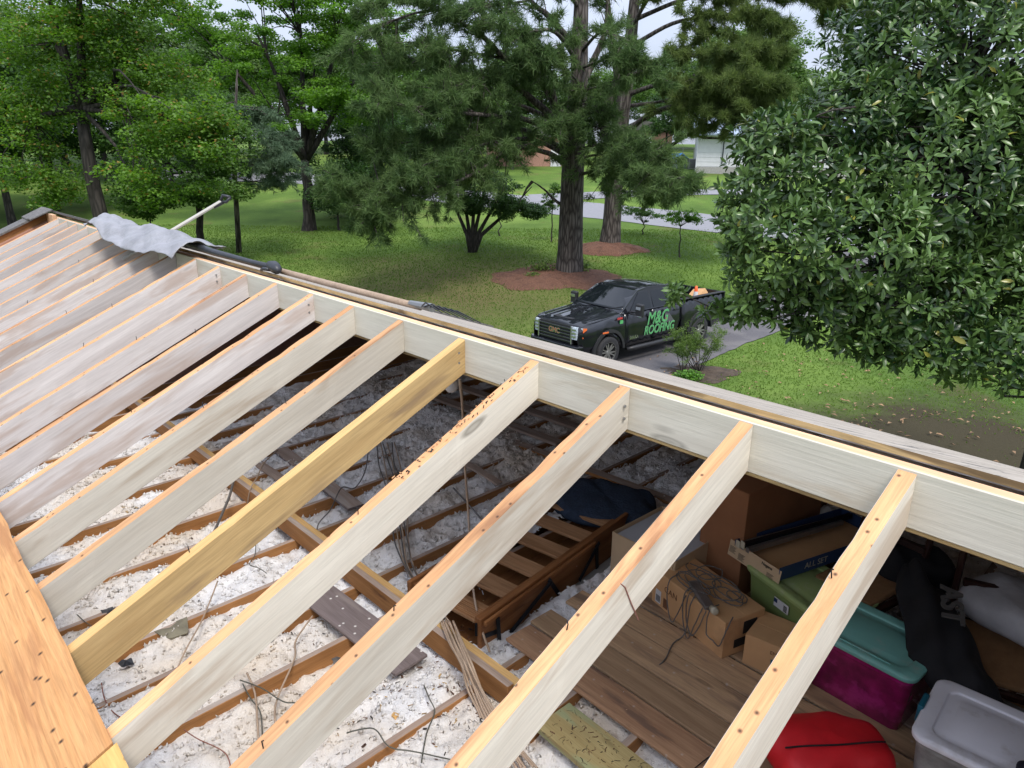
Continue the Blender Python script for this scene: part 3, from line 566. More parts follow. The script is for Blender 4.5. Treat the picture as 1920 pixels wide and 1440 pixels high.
attic_board('loose_lath', 'bowed grey-brown lath lying loose under the ridge', 'lath', H(4.5, 1.85, J + .12), H(3.6, 1.95, J + .06), .075, .02, [JTOP, JTOP], sag=.04)
attic_board('far_plank', 'narrow dark plank crossing the joists behind the navy blanket', 'plank', H(4.4, 2.70, J + .03), H(.8, 2.95, J + .03), .10, .03, [JSIDE, JTOP], 'dark planks at the back of the attic')
attic_board('far_plank', 'second dark plank at the back, below the white bulb', 'plank', H(6.4, 2.9, J + .05), H(3.9, 3.0, J + .05), .12, .03, [JTOP, JTOP], 'dark planks at the back of the attic')
attic_board('far_plank', 'dark plank behind the bulb nearest to the far eave', 'plank', H(6.4, 3.3, J + .08), H(3.9, 3.4, J + .08), .12, .03, [JTOP, JTOP], 'dark planks at the back of the attic')
# folding attic stair
P_a = Vector((0, 0, 0)); sta = HM(2.21, .56, J, 0); ang2 = math.degrees(math.atan2(-.30, 1.62))
sta = Matrix.Translation(H(2.20, .56, J)) @ MH @ Matrix.Rotation(math.atan2(.24, 1.62), 4, 'Z')
st_ = thing('folding_attic_stair', 'folded wooden attic stair with brown treads and black iron arms in its floor opening', 'attic stair', sta)
def lb(name, x0, x1, y0, y1, z0, z1, mt, par, M=None, bevel=.003):
    # local box with its own centred origin, long axis as x for the grain
    cx, cy, cz = (x0 + x1) / 2, (y0 + y1) / 2, (z0 + z1) / 2; dx, dy, dz = x1 - x0, y1 - y0, z1 - z0
    P = WM[par.name] @ (M or Matrix()) @ Matrix.Translation((cx, cy, cz))
    if dy > dx and dy > dz: P = P @ Matrix.Rotation(R(90), 4, 'Z'); dx, dy = dy, dx
    elif dz > dx: P = P @ Matrix.Rotation(R(90), 4, 'Y'); dx, dz = dz, dx
    m = MB().box(-dx / 2, dx / 2, -dy / 2, dy / 2, -dz / 2, dz / 2); return m.build(name, mt, par, P, bevel=bevel, seg=1)
lb('side_rail', -.03, 0, 0, 1.68, -.12, .14, STAIR, st_); lb('side_rail', -.62, -.59, 0, 1.68, -.12, .14, STAIR, st_)
lb('stringer', -.065, -.04, .02, 1.55, .03, .125, STAIR, st_); lb('stringer', -.585, -.56, .02, 1.55, .03, .125, STAIR, st_)
lb('outer_strip', .001, .022, .02, 1.2, .09, .12, STAIR, st_)
lb('head_board', -.59, -.03, 1.64, 1.67, -.12, .10, STAIR, st_); lb('hatch_panel', -.61, -.01, -.05, 1.7, -.14, -.125, STAIR, st_)
for i in range(6):
    y = .02 + i * .29; lb('tread', -.558, -.067, y, min(1.63, y + .145), .075, .098, TREAD, st_)
    if i < 5: lb('lower_tread', -.55, -.07, y + .165, y + .25, -.01, .012, TREAD, st_)
for i in range(7):   # grooves on the nearest treads
    lb('groove', -.55, -.08, .03 + i * .015, .034 + i * .015, .0985, .1005, STAIR, st_, bevel=0)
def arm(pts, r=.011): MB().tube([sta @ Vector(p) for p in pts], r, 6).build('arm', BLACKM, st_, M=Matrix())
def flat(name, a, b, wd, x): m = MB(); a = Vector((x, a[0], a[1])); b = Vector((x, b[0], b[1])); d = (b - a).normalized(); n = Vector((1, 0, 0)).cross(d) * wd / 2; m.add([a - n, b - n, b + n, a + n, a - n + Vector((.005, 0, 0)), b - n + Vector((.005, 0, 0)), b + n + Vector((.005, 0, 0)), a + n + Vector((.005, 0, 0))], [(0, 1, 2, 3), (7, 6, 5, 4), (0, 4, 5, 1), (1, 5, 6, 2), (2, 6, 7, 3), (3, 7, 4, 0)]); m.build(name, BLACKM, st_)
flat('arm', (.12, .10), (.14, -.10), .03, .024); flat('arm', (.02, .02), (.16, -.02), .03, .003); flat('arm', (1.2, .10), (1.22, -.10), .035, .024); flat('arm', (.62, .11), (.74, -.06), .03, .03); flat('arm', (.98, -.08), (1.22, .11), .035, .032)
arm([(.045, .22, -.05), (.05, .62, .10)], .013); arm([(-.035, 0.0, .02), (-.035, .0, .10)], .01)
# cushion / blanket
def blob_cloth(name, label, cat, c, rx, ry, h, mt, ang=0, seed=1, sharp=3.0, wr=.02, M=None):
    rr = random.Random(seed); ph = [rr.uniform(0, 6) for _ in range(8)]; n1, n2 = 40, 18; m = MB(); M = M or (Matrix.Translation(c) @ MH @ Matrix.Rotation(R(ang), 4, 'Z'))
    for j in range(n2 + 1):
        f = j / n2; a = f * math.pi
        for i in range(n1):
            t_ = 2 * math.pi * i / n1; cx, cy = math.cos(t_), math.sin(t_); k = (abs(cx) ** sharp + abs(cy) ** sharp) ** (-1 / sharp)
            k *= 1 + .06 * math.sin(3 * t_ + ph[0]) + .05 * math.sin(5 * t_ + ph[1])
            rad = math.sin(a) ** .6; z = math.cos(a); z = (abs(z) ** .8) * (1 if z > 0 else -1)
            x, y = rx * k * rad * cx, ry * k * rad * cy
            zz = h * .5 * (1 + z) + (wr * (math.sin(x * 17 + ph[2]) * math.sin(y * 13 + ph[3]) + .5 * math.sin(x * 35 + y * 27 + ph[4])) if z > -.2 else 0)
            m.v.append((x, y, zz))
    for j in range(n2):
        for i in range(n1): i2 = (i + 1) % n1; m.f.append((j * n1 + i, j * n1 + i2, (j + 1) * n1 + i2, (j + 1) * n1 + i)); m.m.append(0)
    return tag(m.build(name, mt, None, M, smooth=True), label, cat)
blob_cloth('blanket', 'folded navy blue blanket lying on the insulation behind the attic stair', 'blanket', H(2.76, 2.32, J - .02), .40, .33, .17, NAVYF, 25, 3, 3.0, .014)
# open carton with white foam
def carton(name, label, u0, v0, ang, Lx, Ly, Hh_, mt, w0=PT, open_top=False, cat='cardboard box', seam=True, group=None):
    """u0,v0: near-left bottom corner (left = larger u); x to the right, y to the back"""
    M = Matrix.Translation(H(u0, v0, w0)) @ MH @ Matrix.Rotation(R(ang), 4, 'Z'); t_ = thing(name, label, cat, M, group)
    m = MB(); th = .005
    if open_top:
        m.box(0, Lx, 0, Ly, 0, th); m.box(0, Lx, 0, th, th, Hh_); m.box(0, Lx, Ly - th, Ly, th, Hh_); m.box(0, th, th, Ly - th, th, Hh_); m.box(Lx - th, Lx, th, Ly - th, th, Hh_)
        m.build('carton', mt, t_, bevel=.002, seg=1)
    else:
        m.box(0, Lx, 0, Ly, 0, Hh_ - .003); m.build('carton', mt, t_, bevel=.004, seg=2)
        MB().box(.001, Lx - .001, .001, Ly * .497, Hh_ - .0025, Hh_ + .001).build('top_flap', mt, t_, bevel=.001, seg=1)
        MB().box(.001, Lx - .001, Ly * .503, Ly - .001, Hh_ - .0025, Hh_ + .001).build('top_flap', mt, t_, bevel=.001, seg=1)
    return t_, M
FRONT = lambda M, x, z, e=.002: M @ Matrix.Translation((x, -e, z)) @ Matrix.Rotation(R(90), 4, 'X')
SIDE = lambda M, x, y, z, e=.002: M @ Matrix.Translation((x + e, y, z)) @ Matrix.Rotation(R(90), 4, 'Z') @ Matrix.Rotation(R(90), 4, 'X')
TOP = lambda M, x, y, z, a=0: M @ Matrix.Translation((x, y, z)) @ Matrix.Rotation(R(a), 4, 'Z')
ob, M = carton('open_carton', 'open cardboard box lined with white foam beside the folding stair', 2.15, 1.66, 0, .50, .55, .30, CARDP, open_top=True)
MB().box(.01, .49, .01, .54, .2, .275).build('foam_insert', STYRO, ob, bevel=.004); MB().box(.22, .40, .06, .36, .28, .30, M=Matrix.Rotation(.15, 4, 'Z')).build('inner_piece', CARD, ob, bevel=.002)
MB().box(.015, .485, -.006, -.001, .13, .298).build('outer_flap', CARDP, ob, bevel=.001)
# cable box
cb, M = carton('cable_carton', 'orange-brown cardboard box with a tangle of grey cables on top', 1.76, 1.60, -15, .62, .30, .235, CARD)
text('printing', 'CAN', INKB, cb, FRONT(M, .17, .15), .055, .0004)
MB().box(.035, .085, -.0022, -.0008, .02, .11).build('barcode_label', PAPER, cb)
for i in range(5): MB().box(.043 + i * .008, .047 + i * .008, -.0032, -.0024, .03, .075).build('bar', INK, cb)
MB().box(.110, .150, -.0020, -.0008, .02, .085).build('printed_mark', INKB, cb)
MB().box(.622, .6232, .08, .20, .045, .10).build('side_print', INK, cb); MB().box(.622, .6232, .14, .24, .12, .20).build('hand_hole', INK, cb)
def wob(pts, n=6, j=.01, rnd=random):
    pts = [Vector(p) for p in pts]; out = []
    for i in range(len(pts) - 1):
        p0 = pts[max(i - 1, 0)]; p1 = pts[i]; p2 = pts[i + 1]; p3 = pts[min(i + 2, len(pts) - 1)]
        for k in range(n):
            t_ = k / n; q = .5 * ((2 * p1) + (p2 - p0) * t_ + (2 * p0 - 5 * p1 + 4 * p2 - p3) * t_ * t_ + (3 * p1 - p0 - 3 * p2 + p3) * t_ ** 3)
            out.append(q + Vector((rnd.uniform(-j, j), rnd.uniform(-j, j), rnd.uniform(-j, j))) * .3)
    out.append(pts[-1]); return out
def cord(name, label, pts, r, mt, cat='cable', n=7, j=.0015, group=None):
    return tag(MB().tube(wob(pts, n, j), r, 6).build(name, mt, smooth=True), label, cat, group)
m = MB()
for q in range(9):
    rr = random.Random(q); p = []
    cx, cy = rr.uniform(.18, .5), rr.uniform(.04, .22); ra, rb = rr.uniform(.06, .17), rr.uniform(.04, .1); a0 = rr.uniform(0, 6)
    for i in range(10): a_ = a0 + i * .68; p.append(M @ Vector((cx + ra * math.cos(a_), min(.29, max(0, cy + rb * math.sin(a_))), .245 + .012 * rr.random() + .012 * q / 3)))
    m.tube(wob(p, 4, .006), .0035, 5)
for x0, dep in ((.16, .2), (.30, .22), (.33, .18), (.50, .1)):
    m.tube(wob([M @ Vector(c_) for c_ in ((x0, .06, .26), (x0 + .01, -.02, .25), (x0 + .02, -.035, .12), (x0 + .09, -.05, .22 - dep), (x0 + .12, -.03, .1), (x0 + .14, -.012, .2), (x0 + .12, .05, .26))], 6, .004), .0038, 6)
m.tube(wob([M @ Vector(c_) for c_ in ((.36, .02, .26), (.37, -.03, .2), (.38, -.06, .03), (.40, -.16, .008), (.48, -.28, .006), (.50, -.34, .0))], 6, .003), .004, 6)
tag(m.build('cable_tangle', CABLEG, smooth=True), 'tangle of grey cables heaped on the orange-brown cardboard box', 'cables')
t2 = thing('power_strip', 'dusty grey power strip with a cream plug under the tangled cables', 'power strip', M @ Matrix.Translation((.25, .05, .246)) @ Matrix.Rotation(-.35, 4, 'Z'))
MB().box(0, .26, 0, .06, 0, .03).build('housing', METAL, t2, bevel=.008); MB().lathe([(0, 0), (.016, 0), (.018, .02), (.022, .022), (.022, .05), (.015, .055), (0, .055)], 14, M=Matrix.Translation((.27, .035, .028)) @ Matrix.Rotation(R(80), 4, 'Y')).build('plug', CREAM, t2, smooth=True)
# small carton
sc, M = carton('small_carton', 'small light-brown cardboard box in front of the green tote', 1.07, 1.50, 8, .34, .27, .19, CARD)
text('printing', 'EMERI', INKB, sc, FRONT(M, .18, .14), .03, .0004); MB().box(.15, .27, -.0022, -.0008, .04, .10).build('printed_patch', TEALD, sc); text('printing', 'LOGO', CREAM, sc, FRONT(M, .21, .07, .0030), .022, .0004) if False else None
# totes
def tote(name, label, u0, v0, ang, Lx, Ly, Hh_, body, lid, latch=None, cat='storage tote', inset=.03, lidth=.035, group=None, w0=PT):
    M = Matrix.Translation(H(u0, v0, w0)) @ MH @ Matrix.Rotation(R(ang), 4, 'Z'); t_ = thing(name, label, cat, M, group)
    def ring(x0, x1, y0, y1, r, z, n=5):
        o_ = []
        for cx, cy, a0 in ((x1 - r, y0 + r, -90), (x1 - r, y1 - r, 0), (x0 + r, y1 - r, 90), (x0 + r, y0 + r, 180)):
            for k in range(n + 1): a_ = R(a0 + 90 * k / n); o_.append((cx + r * math.cos(a_), cy + r * math.sin(a_), z))
        return o_
    def loft(rings, name_, mt, bevel=0):
        m = MB(); n = len(rings[0])
        for r_ in rings: m.v += r_
        for i in range(len(rings) - 1):
            for k in range(n): k2 = (k + 1) % n; m.f.append((i * n + k, i * n + k2, (i + 1) * n + k2, (i + 1) * n + k)); m.m.append(0)
        m.f.append(tuple(reversed(range(n)))); m.f.append(tuple((len(rings) - 1) * n + k for k in range(n))); m.m += [0, 0]
        o = m.build(name_, mt, t_, smooth=True); q = o.modifiers.new('b', 'BEVEL'); q.width = .004; q.segments = 2; q.limit_method = 'ANGLE'; q.angle_limit = R(35)
        return o
    i_ = inset
    loft([ring(i_, Lx - i_, i_, Ly - i_, .04, 0), ring(i_ * .6, Lx - i_ * .6, i_ * .6, Ly - i_ * .6, .045, Hh_ * .5), ring(i_ * .3, Lx - i_ * .3, i_ * .3, Ly - i_ * .3, .05, Hh_ * .86), ring(0.004, Lx - .004, 0.004, Ly - .004, .055, Hh_ * .87), ring(.004, Lx - .004, .004, Ly - .004, .055, Hh_)], 'bin', body)
    z = Hh_ + .001; loft([ring(-.012, Lx + .012, -.012, Ly + .012, .06, z - .012), ring(-.014, Lx + .014, -.014, Ly + .014, .06, z + .012), ring(0.0, Lx, .0, Ly, .055, z + .022), ring(.05, Lx - .05, .05, Ly - .05, .05, z + .018), ring(.055, Lx - .055, .055, Ly - .055, .05, z + .008), ring(.09, Lx - .09, .09, Ly - .09, .04, z + .010), ring(.10, Lx - .10, .10, Ly - .10, .04, z + .016)], 'lid', lid)
    if latch:
        for x0 in (-.03, Lx + .006): MB().box(x0, x0 + .024, Ly * .38, Ly * .62, Hh_ - .06, Hh_ + .03).build('latch', latch, t_, bevel=.006)
    return t_, M
gt, M = tote('green_tote', 'green storage tote with a long blue carton lying on its lid', 1.33, 1.93, -19, .60, .42, .31, GREENP, GREENL)
MB().box(.25, .36, -.001, .0025, .20, .255, M=None).build('paper_label', PAPER, gt, M=M); MB().box(.25, .275, -.002, -.0005, .225, .25).build('label_mark', BLUEBOX, gt, M=M)
for i in range(5): MB().box(.325, .352, -.003, -.0015, .207 + i * .008, .211 + i * .008).build('bar', INK, gt, M=M)
mt_, M = tote('magenta_tote', 'see-through magenta storage tote with a teal lid', .80, 1.60, -3, .53, .42, .33, MAGP, TEALP); MB().box(.12, .42, .02, .028, .352, .358).build('lid_rib', TEALP, mt_, bevel=.002)
wt, M = tote('clear_tote', 'milky storage bin with a white lid and dark teal latch in the corner', .15, 1.22, 4, .60, .46, .34, CLEARP, WHITEP, TEALD)
# long blue carton with metal rails
e0, e1 = hz(1378, 1008, J + .46), hz(1462, 1062, J + .46); u_, v_ = uv(e0)
xd = (e1 - e0); xd.z = 0; Lx = xd.length; xd.normalize(); fd = hz(1610, 985, J + .46) - hz(1462, 1062, J + .46); fd.z = 0; yd = Vector((-xd.y, xd.x, 0))
LM = Matrix((xd, yd, UZ)).transposed().to_4x4(); LM.translation = Vector((e0.x, e0.y, HP.z + J + .365)) + xd * .005
lc = thing('long_blue_carton', 'long open blue and white carton holding grey metal rails, on the green tote', 'cardboard box', LM)
Lc = .95; th = .004; Hc = .085
MB().box(0, Lx, 0, Lc, 0, th).box(0, th, 0, Lc, th, Hc).box(Lx - th, Lx, 0, Lc, th, Hc).box(0, Lx, Lc, Lc + th, 0, Hc).build('carton', BLUEBOX, lc, M=LM)
MB().box(th + .001, Lx - th - .001, .002, Lc - .01, th + .001, .01).build('lining', CARD, lc, M=LM)
flap = LM @ Matrix.Translation((0, -.002, .0)) @ Matrix.Rotation(R(-8), 4, 'X'); MB().box(-.04, Lx + .01, -.004, 0, -.035, .068).build('end_flap', PAPER if False else CARDP, lc, M=flap, bevel=.001)
fl = flap @ Matrix.Translation((0, -.006, 0)) @ Matrix.Rotation(R(90), 4, 'X')
text('printing', 'Negene', INK, lc, fl @ Matrix.Translation((Lx * .74, .047, 0)), .026, .0003, bold=.0006)
for cx, top in ((.0, .03), (.075, .015), (Lx - .055, .012)):
    for k in range(7): MB().box(cx - .03, cx + .022 - (k % 3) * .006, -.0065, -.0058, top - k * .0062, top - k * .0062 + .0022, M=None).build('small_print', INK, lc, M=flap)
sdM = LM @ Matrix.Translation((Lx + .0015, .30, .042)) @ Matrix.Rotation(R(90), 4, 'Z') @ Matrix.Rotation(R(90), 4, 'X'); text('printing', 'ALL SET', CREAM, lc, sdM, .055, .0003)
ml_ = thing('metal_rails', 'bundle of grey metal rails with cream end caps inside the long blue carton', 'metal rails', LM @ Matrix.Translation((0, .02, .02)))
for i, (x, z, ln) in enumerate(((.02, .03, .85), (.055, .045, .9), (.09, .03, .8), (.05, .012, .9))):
    if x + .03 < Lx + .02: MB().box(x, x + .028, -.02, ln, z, z + .03, M=Matrix.Rotation(-.05 + i * .02, 4, 'Z')).build('rail', METAL if i != 1 else BLACKM, ml_, bevel=.002)
for x, z in ((.018, .03), (.056, .045)): MB().box(x - .002, x + .032, -.03, -.021, z - .002, z + .045, M=Matrix.Rotation(-.03, 4, 'Z')).build('end_cap', CREAM, ml_, bevel=.005)
# tall carton behind
tcx, M = carton('tall_carton', 'tall plain brown carton standing left of the green tote and the blue carton', 1.72, 2.03, -5, .32, .90, .74, CARDD)
# red bag
rb = thing('red_bag', 'bright red nylon duffel bag lying on the platform planks', 'bag', Matrix.Translation(hz(1548, 1425, PT + .08) - UZ * .08) @ MH @ Matrix.Rotation(R(-38), 4, 'Z'))
o = blob_cloth('bag_body', None, None, None, .18, .27, .24, REDF, 0, 5, 2.9, .013, M=WM['red_bag'])
setw(o, WM['red_bag'], rb)
for xs in (-.05,):
    pts = []
    for i in range(15):
        a_ = -1.2 + 2.4 * i / 14; x_, y_ = .03 + .05 * math.cos(a_), .245 * math.sin(a_); ro = min(.98, ((abs(x_) / .18) ** 2.9 + (abs(y_) / .27) ** 2.9) ** (1 / 2.9)); pts.append((x_, y_, .006 + .12 * (1 + math.sqrt(1 - ro ** 3.33) ** .8) + .004))
    MB().tube(wob(pts, 3, 0), .004, 6).build('piping', BLACKF, rb)
sp_ = [hz(1290, 1452, PT), hz(1325, 1425, PT + .02), hz(1372, 1402, PT + .10), hz(1440, 1395, PT + .14)]
m = MB(); sw = wob(sp_, 8, 0); m.v = [tuple(p + o_) for p in sw for o_ in (Vector((0, 0, 0)), UZ * .004, HV * .045 + UZ * .004, HV * .045)]
for i in range(len(sw) - 1):
    for k in range(4): m.f.append((i * 4 + k, i * 4 + (k + 1) % 4, i * 4 + 4 + (k + 1) % 4, i * 4 + 4 + k)); m.m.append(0)
m.build('shoulder_strap', BLACKF, rb, M=Matrix())
# chairs: dark wood frames with tan seats, stacked behind
def chair(label, M, grp='dark wooden chairs stored at the back of the attic'):
    t_ = thing('wooden_chair', label, 'chair', M, grp)
    def bar(nm, a, b, s_=.032, mt=DARKW): return board(nm, M @ Vector(a), M @ Vector(b), s_, s_, [mt, mt], t_, up=(M.to_3x3() @ Vector((.1, .2, 1))), bevel=.005)
    for x in (-.2, .2): bar('side_rail', (x, -.22, .0), (x, .22, 0), .034); bar('leg', (x, -.20, -.03), (x, -.20, -.30), .03); bar('leg', (x, .20, -.03), (x, .22, -.30), .03); bar('back_post', (x, .23, .0), (x * .95, .33, .42), .03)
    for y in (-.235, .235): bar('cross_rail', (-.2, y, 0), (.2, y, 0), .036)
    bar('back_rail', (-.18, .335, .4), (.18, .335, .4), .05); bar('back_rail', (-.18, .285, .22), (.18, .285, .22), .04)
    m = MB().box(-.175, .175, -.21, .21, -.012, .022); m.build('seat', TANF, t_, M=M, bevel=.012); return t_
chair('dark wooden chair with tan seat behind the magenta tote', Matrix.Translation(H(.78, 2.28, J + .34)) @ MH @ Matrix.Rotation(R(-10), 4, 'Z'))
chair('dark wooden chair with tan seat under the grey pillow', Matrix.Translation(H(.06, 2.18, J + .30)) @ MH @ Matrix.Rotation(R(20), 4, 'Z') @ Matrix.Rotation(R(8), 4, 'X'))
blob_cloth('pillow', 'grey white pillow on the far right of the attic under the ridge', 'pillow', H(.02, 2.42, J + .36), .32, .24, .20, PILLOW, -20, 8, 2.6, .012)
m = MB()
mr = thing('bed_frame', 'silver metal bed rails lying behind the white tote lid', 'bed frame', Matrix.Translation(H(0, 1.85, J + .2)))
for i in range(3): MB().tube([H(.08, 1.80 + i * .05, J + .30 - i * .02), H(-.7, 1.74 + i * .05, J + .30 - i * .02)], .014, 8).build('rail', METAL, mr, M=Matrix(), smooth=True)
# jacket
def jk(s_, t_):
    a = hz(1700 + 30 * t_, 1050 + 10 * t_, J + .55).lerp(hz(1800, 1300, J + .42), s_)
    wd = .13 + .10 * math.sin(math.pi * min(1, s_ * 1.1)); pu = a + (HE * -1) * (t_ - .5) * 2 * wd + HV * (t_ - .5) * .10
    w_ = .03 * math.sin(t_ * 9 + s_ * 5) + .02 * math.sin(s_ * 15 + t_ * 4) - .16 * abs(t_ - .5) ** 1.6
    return pu + UZ * (w_ + .04)
jo = thing('jacket', 'black hooded jacket with grey block letters draped over the bins', 'jacket', Matrix.Translation(H(.35, 1.9, J + .4)))
def jk2(s_, t_):
    pts = [(1712, 1052, .62), (1735, 1095, .60), (1765, 1150, .56), (1785, 1215, .50), (1822, 1275, .44), (1838, 1322, .36)]; lw = [.05, .12, .15, .16, .14, .05]
    x = s_ * 5; i = min(4, int(x)); f = x - i; a = hz(pts[i][0], pts[i][1], J + pts[i][2] - .03).lerp(hz(pts[i + 1][0], pts[i + 1][1], J + pts[i + 1][2] - .03), f); wd = lw[i] * (1 - f) + lw[i + 1] * f
    sd_ = (HE * -.9 + HV * .35).normalized(); th_ = (t_ - .5) * 2
    return a + sd_ * th_ * wd + UZ * (-.10 * abs(th_) ** 2.2 + .014 * math.sin(th_ * 7 + s_ * 9) + .010 * math.sin(s_ * 26 + th_ * 3))
o = sheet_grid('cloth', 50, 30, jk2, [BLACKF], jo, Matrix(), thick=.02)
o2 = blob_cloth('sleeve', None, None, None, .10, .17, .12, BLACKF, 0, 12, 2.4, .008, M=Matrix.Translation(H(.07, 1.66, J + .37)) @ MH @ Matrix.Rotation(.5, 4, 'Z')); setw(o2, WM['sleeve'], jo)
lp = hz(1783, 1135, J + .60); lm = Matrix((HV * .75 + HE * .1, HE * .92 + HV * .3, UZ)).transposed(); 
d1 = (hz(1797, 1185, J + .575) - hz(1783, 1090, J + .61)).normalized(); nn_ = (Vector((0, 0, CZ)) - lp).normalized(); nn_ = (UZ * .8 + nn_ * .4).normalized(); xx = (d1 - nn_ * d1.dot(nn_)).normalized(); yy = nn_.cross(xx)
LMt = Matrix((xx, yy, nn_)).transposed().to_4x4(); LMt.translation = lp + nn_ * .006
text('lettering', 'AST', LETF, jo, LMt, .13, .006, bold=.004)
blob_cloth('black_bundle', 'bundle of black cloth in the dark under the ridge behind the jacket', 'cloth', H(.62, 2.55, J + .30), .22, .16, .22, BLACKF, 10, 21)
blob_cloth('navy_bag', 'dark navy bag at the right edge on the white lid', 'bag', H(-.37, 1.27, J + .37), .16, .13, .12, plain('navy_cloth', (.01, .012, .028), .8, .2), 10, 22, 2.2)
# blue round basin
bs = MB().lathe([(.05, 0), (.13, 0), (.15, .02), (.17, .1), (.175, .1), (.155, .018), (.13, .005), (.05, .005)], 28, M=Matrix.Translation(H(2.05, 3.0, J + .05)) @ MH @ Matrix.Rotation(R(50), 4, 'X')).build('blue_basin', plain('blue_plastic', (.015, .035, .12), .4, .1), smooth=True); tag(bs, 'round dark blue plastic basin propped at the back behind the open carton', 'basin')
bk = MB()
for k in range(7): bk.tube([hz(1235, 1060, PT + .03 + k * .02) + Vector((math.cos(a_) * (.12 - k * .004), math.sin(a_) * (.12 - k * .004), 0)) for a_ in np.linspace(0, 6.3, 24)], .009, 6)
tag(bk.build('coiled_cord', BLACKF, smooth=True), 'coil of black cord behind the cardboard box with the cables', 'cord')
# bulb
bl = thing('light_bulb', 'round white bulb hanging below the ridge beside the tan cable', 'bulb', Matrix.Translation(hz(845, 722, -.62)))
bp = hz(846, 722, -.62); MB().lathe([(0, -.045), (.025, -.04), (.042, -.015), (.045, .005), (.036, .03), (.02, .05), (.018, .06)], 20, M=Matrix.Translation(bp)).build('globe', BULB, bl, M=Matrix(), smooth=True)
MB().lathe([(.019, .058), (.022, .06), (.024, .1), (.0, .1)], 14, M=Matrix.Translation(bp)).build('socket', RUBBER, bl, M=Matrix()); MB().tube([bp + UZ * .1, Vector((bp.x, bp.y, HP.z - abs(uv(bp)[1]) * T2 - .03))], .004, 6).build('cord', RUBBER, bl, M=Matrix())
# cables
cord('hanging_cable', 'flat tan cable hanging from the ridge past two rafters down to the stair', [hz(862, 712, -.3), hz(866, 750, -.55), hz(868, 790, -.8), hz(872, 880, -1.2), hz(878, 960, -1.5), hz(882, 1040, -1.7), hz(888, 1110, -1.85), hz(900, 1170, -1.95), hz(918, 1222, -1.99)], .0075, CABLE)
for i in range(8):
    o_ = i * 3.2; rr = random.Random(i + 40)
    P_ = [(828 + o_, 1165, .17), (845 + o_, 1205, .17), (862 + o_, 1245, .16), (880 + o_ * 1.2, 1295, .05), (897 + o_ * 1.6, 1340, .0), (915 + o_ * 2.2, 1385, -.03), (940 + o_ * 3, 1440, -.03)]
    cord('tan_cable', 'tan flat cable in the bundle draped over the strongback beside the stair', [hz(a_ + rr.uniform(-3, 3), b_ + rr.uniform(-3, 3), J + c_ + .006 * i) for a_, b_, c_ in P_], .0065, CABLE, group='tan cables bundled over the strongback')
for i in range(6):
    rr = random.Random(i + 60); o_ = i * 7
    P_ = [(706 + o_, 830, .06), (712 + o_, 870, .05), (722 + o_ + rr.uniform(-8, 8), 905, .04), (735 + o_ * .8, 955, .04), (740 + o_ * .7, 1010, .03), (755 + o_ * .6, 1060, .05), (790 + o_ * .4, 1115, .12), (828 + o_ * .3, 1165, .17)]
    cord('grey_tan_cable', 'cable of the bundle crossing the white insulation in the middle', [hz(a_ + rr.uniform(-4, 4), b_, J + c_) for a_, b_, c_ in P_], .0055, CABLE if i % 2 else CABLEG, group='cables crossing the white insulation')
def gw(name, label, pts, r, mt): return cord(name, label, [hz(a_, b_, J + c_) for a_, b_, c_ in pts], r, mt)
gw('grey_cable', 'thick grey cable pair rising from the insulation in front of the yellow rafter', [(372, 1060, .0), (400, 1000, .06), (418, 960, .10), (432, 925, .12), (440, 890, .16)], .011, CABLEG)
gw('thin_cable', 'tan cable over the strongback behind the yellow rafter', [(464, 945, .0), (470, 915, .16), (482, 895, .17), (495, 868, .1), (520, 845, .06)], .006, CABLE)
gw('thin_cable', 'brown cable curling over the plank end', [(595, 1028, .0), (596, 985, .05), (620, 955, .05), (640, 915, .07), (665, 915, .06), (684, 885, .06), (690, 850, .06)], .005, CABLEG)
gw('thin_cable', 'tan cable running down past the dark debris', [(408, 1090, .06), (380, 1160, .03), (350, 1215, .04), (325, 1270, .0)], .005, CABLE)
gw('thin_cable', 'tan cable crossing the joist in the front middle', [(586, 1155, .05), (555, 1200, .02), (552, 1235, .03), (520, 1310, .0), (516, 1350, .04), (526, 1378, .0)], .0055, CABLE)
gw('thin_cable', 'tan cable dropping beside the green wires', [(463, 1262, .02), (478, 1300, .01), (483, 1360, .03), (485, 1410, .0)], .0055, CABLE)
gw('red_wire', 'thin red-brown wire in the lower left insulation', [(345, 1368, .02), (370, 1385, .03), (420, 1410, .03), (433, 1440, .0)], .0028, WIRER)
gw('red_wire', 'thin red-brown wire beside the sheathing edge', [(190, 1280, .05), (196, 1310, .02), (212, 1335, .0), (235, 1350, .0)], .0028, WIRER)
gw('green_wire', 'dark green wire looping from left to right over the front joist', [(450, 1275, .03), (490, 1290, .03), (530, 1315, .02), (560, 1320, .02), (600, 1345, .02)], .0035, WIREG)
gw('green_wire', 'dark green wire bending down beside the front joist', [(455, 1282, .03), (470, 1310, .02), (488, 1335, .02), (492, 1380, .02)], .0035, WIREG)
gw('green_wire', 'dark green wire near the bottom middle of the picture', [(650, 1374, .03), (700, 1366, .05), (730, 1400, .04), (780, 1410, .03), (870, 1430, .03)], .0035, WIREG)
gw('green_wire', 'dark wire dangling over the joist left of the tan bundle', [(795, 1285, .04), (805, 1310, .06), (815, 1335, .03), (800, 1375, .02), (790, 1430, .02)], .0035, WIREG)
gw('dark_wire', 'kinked dark wire on the insulation left of the strongback', [(480, 1010, .05), (478, 1040, .04), (468, 1058, .03), (485, 1065, .03), (500, 1075, .02)], .003, WIREG)
gw('dark_wire', 'pair of brown wires by the black felt scrap', [(140, 1148, .0), (165, 1170, .02), (190, 1180, .02), (215, 1172, 0)], .0025, WIREG)
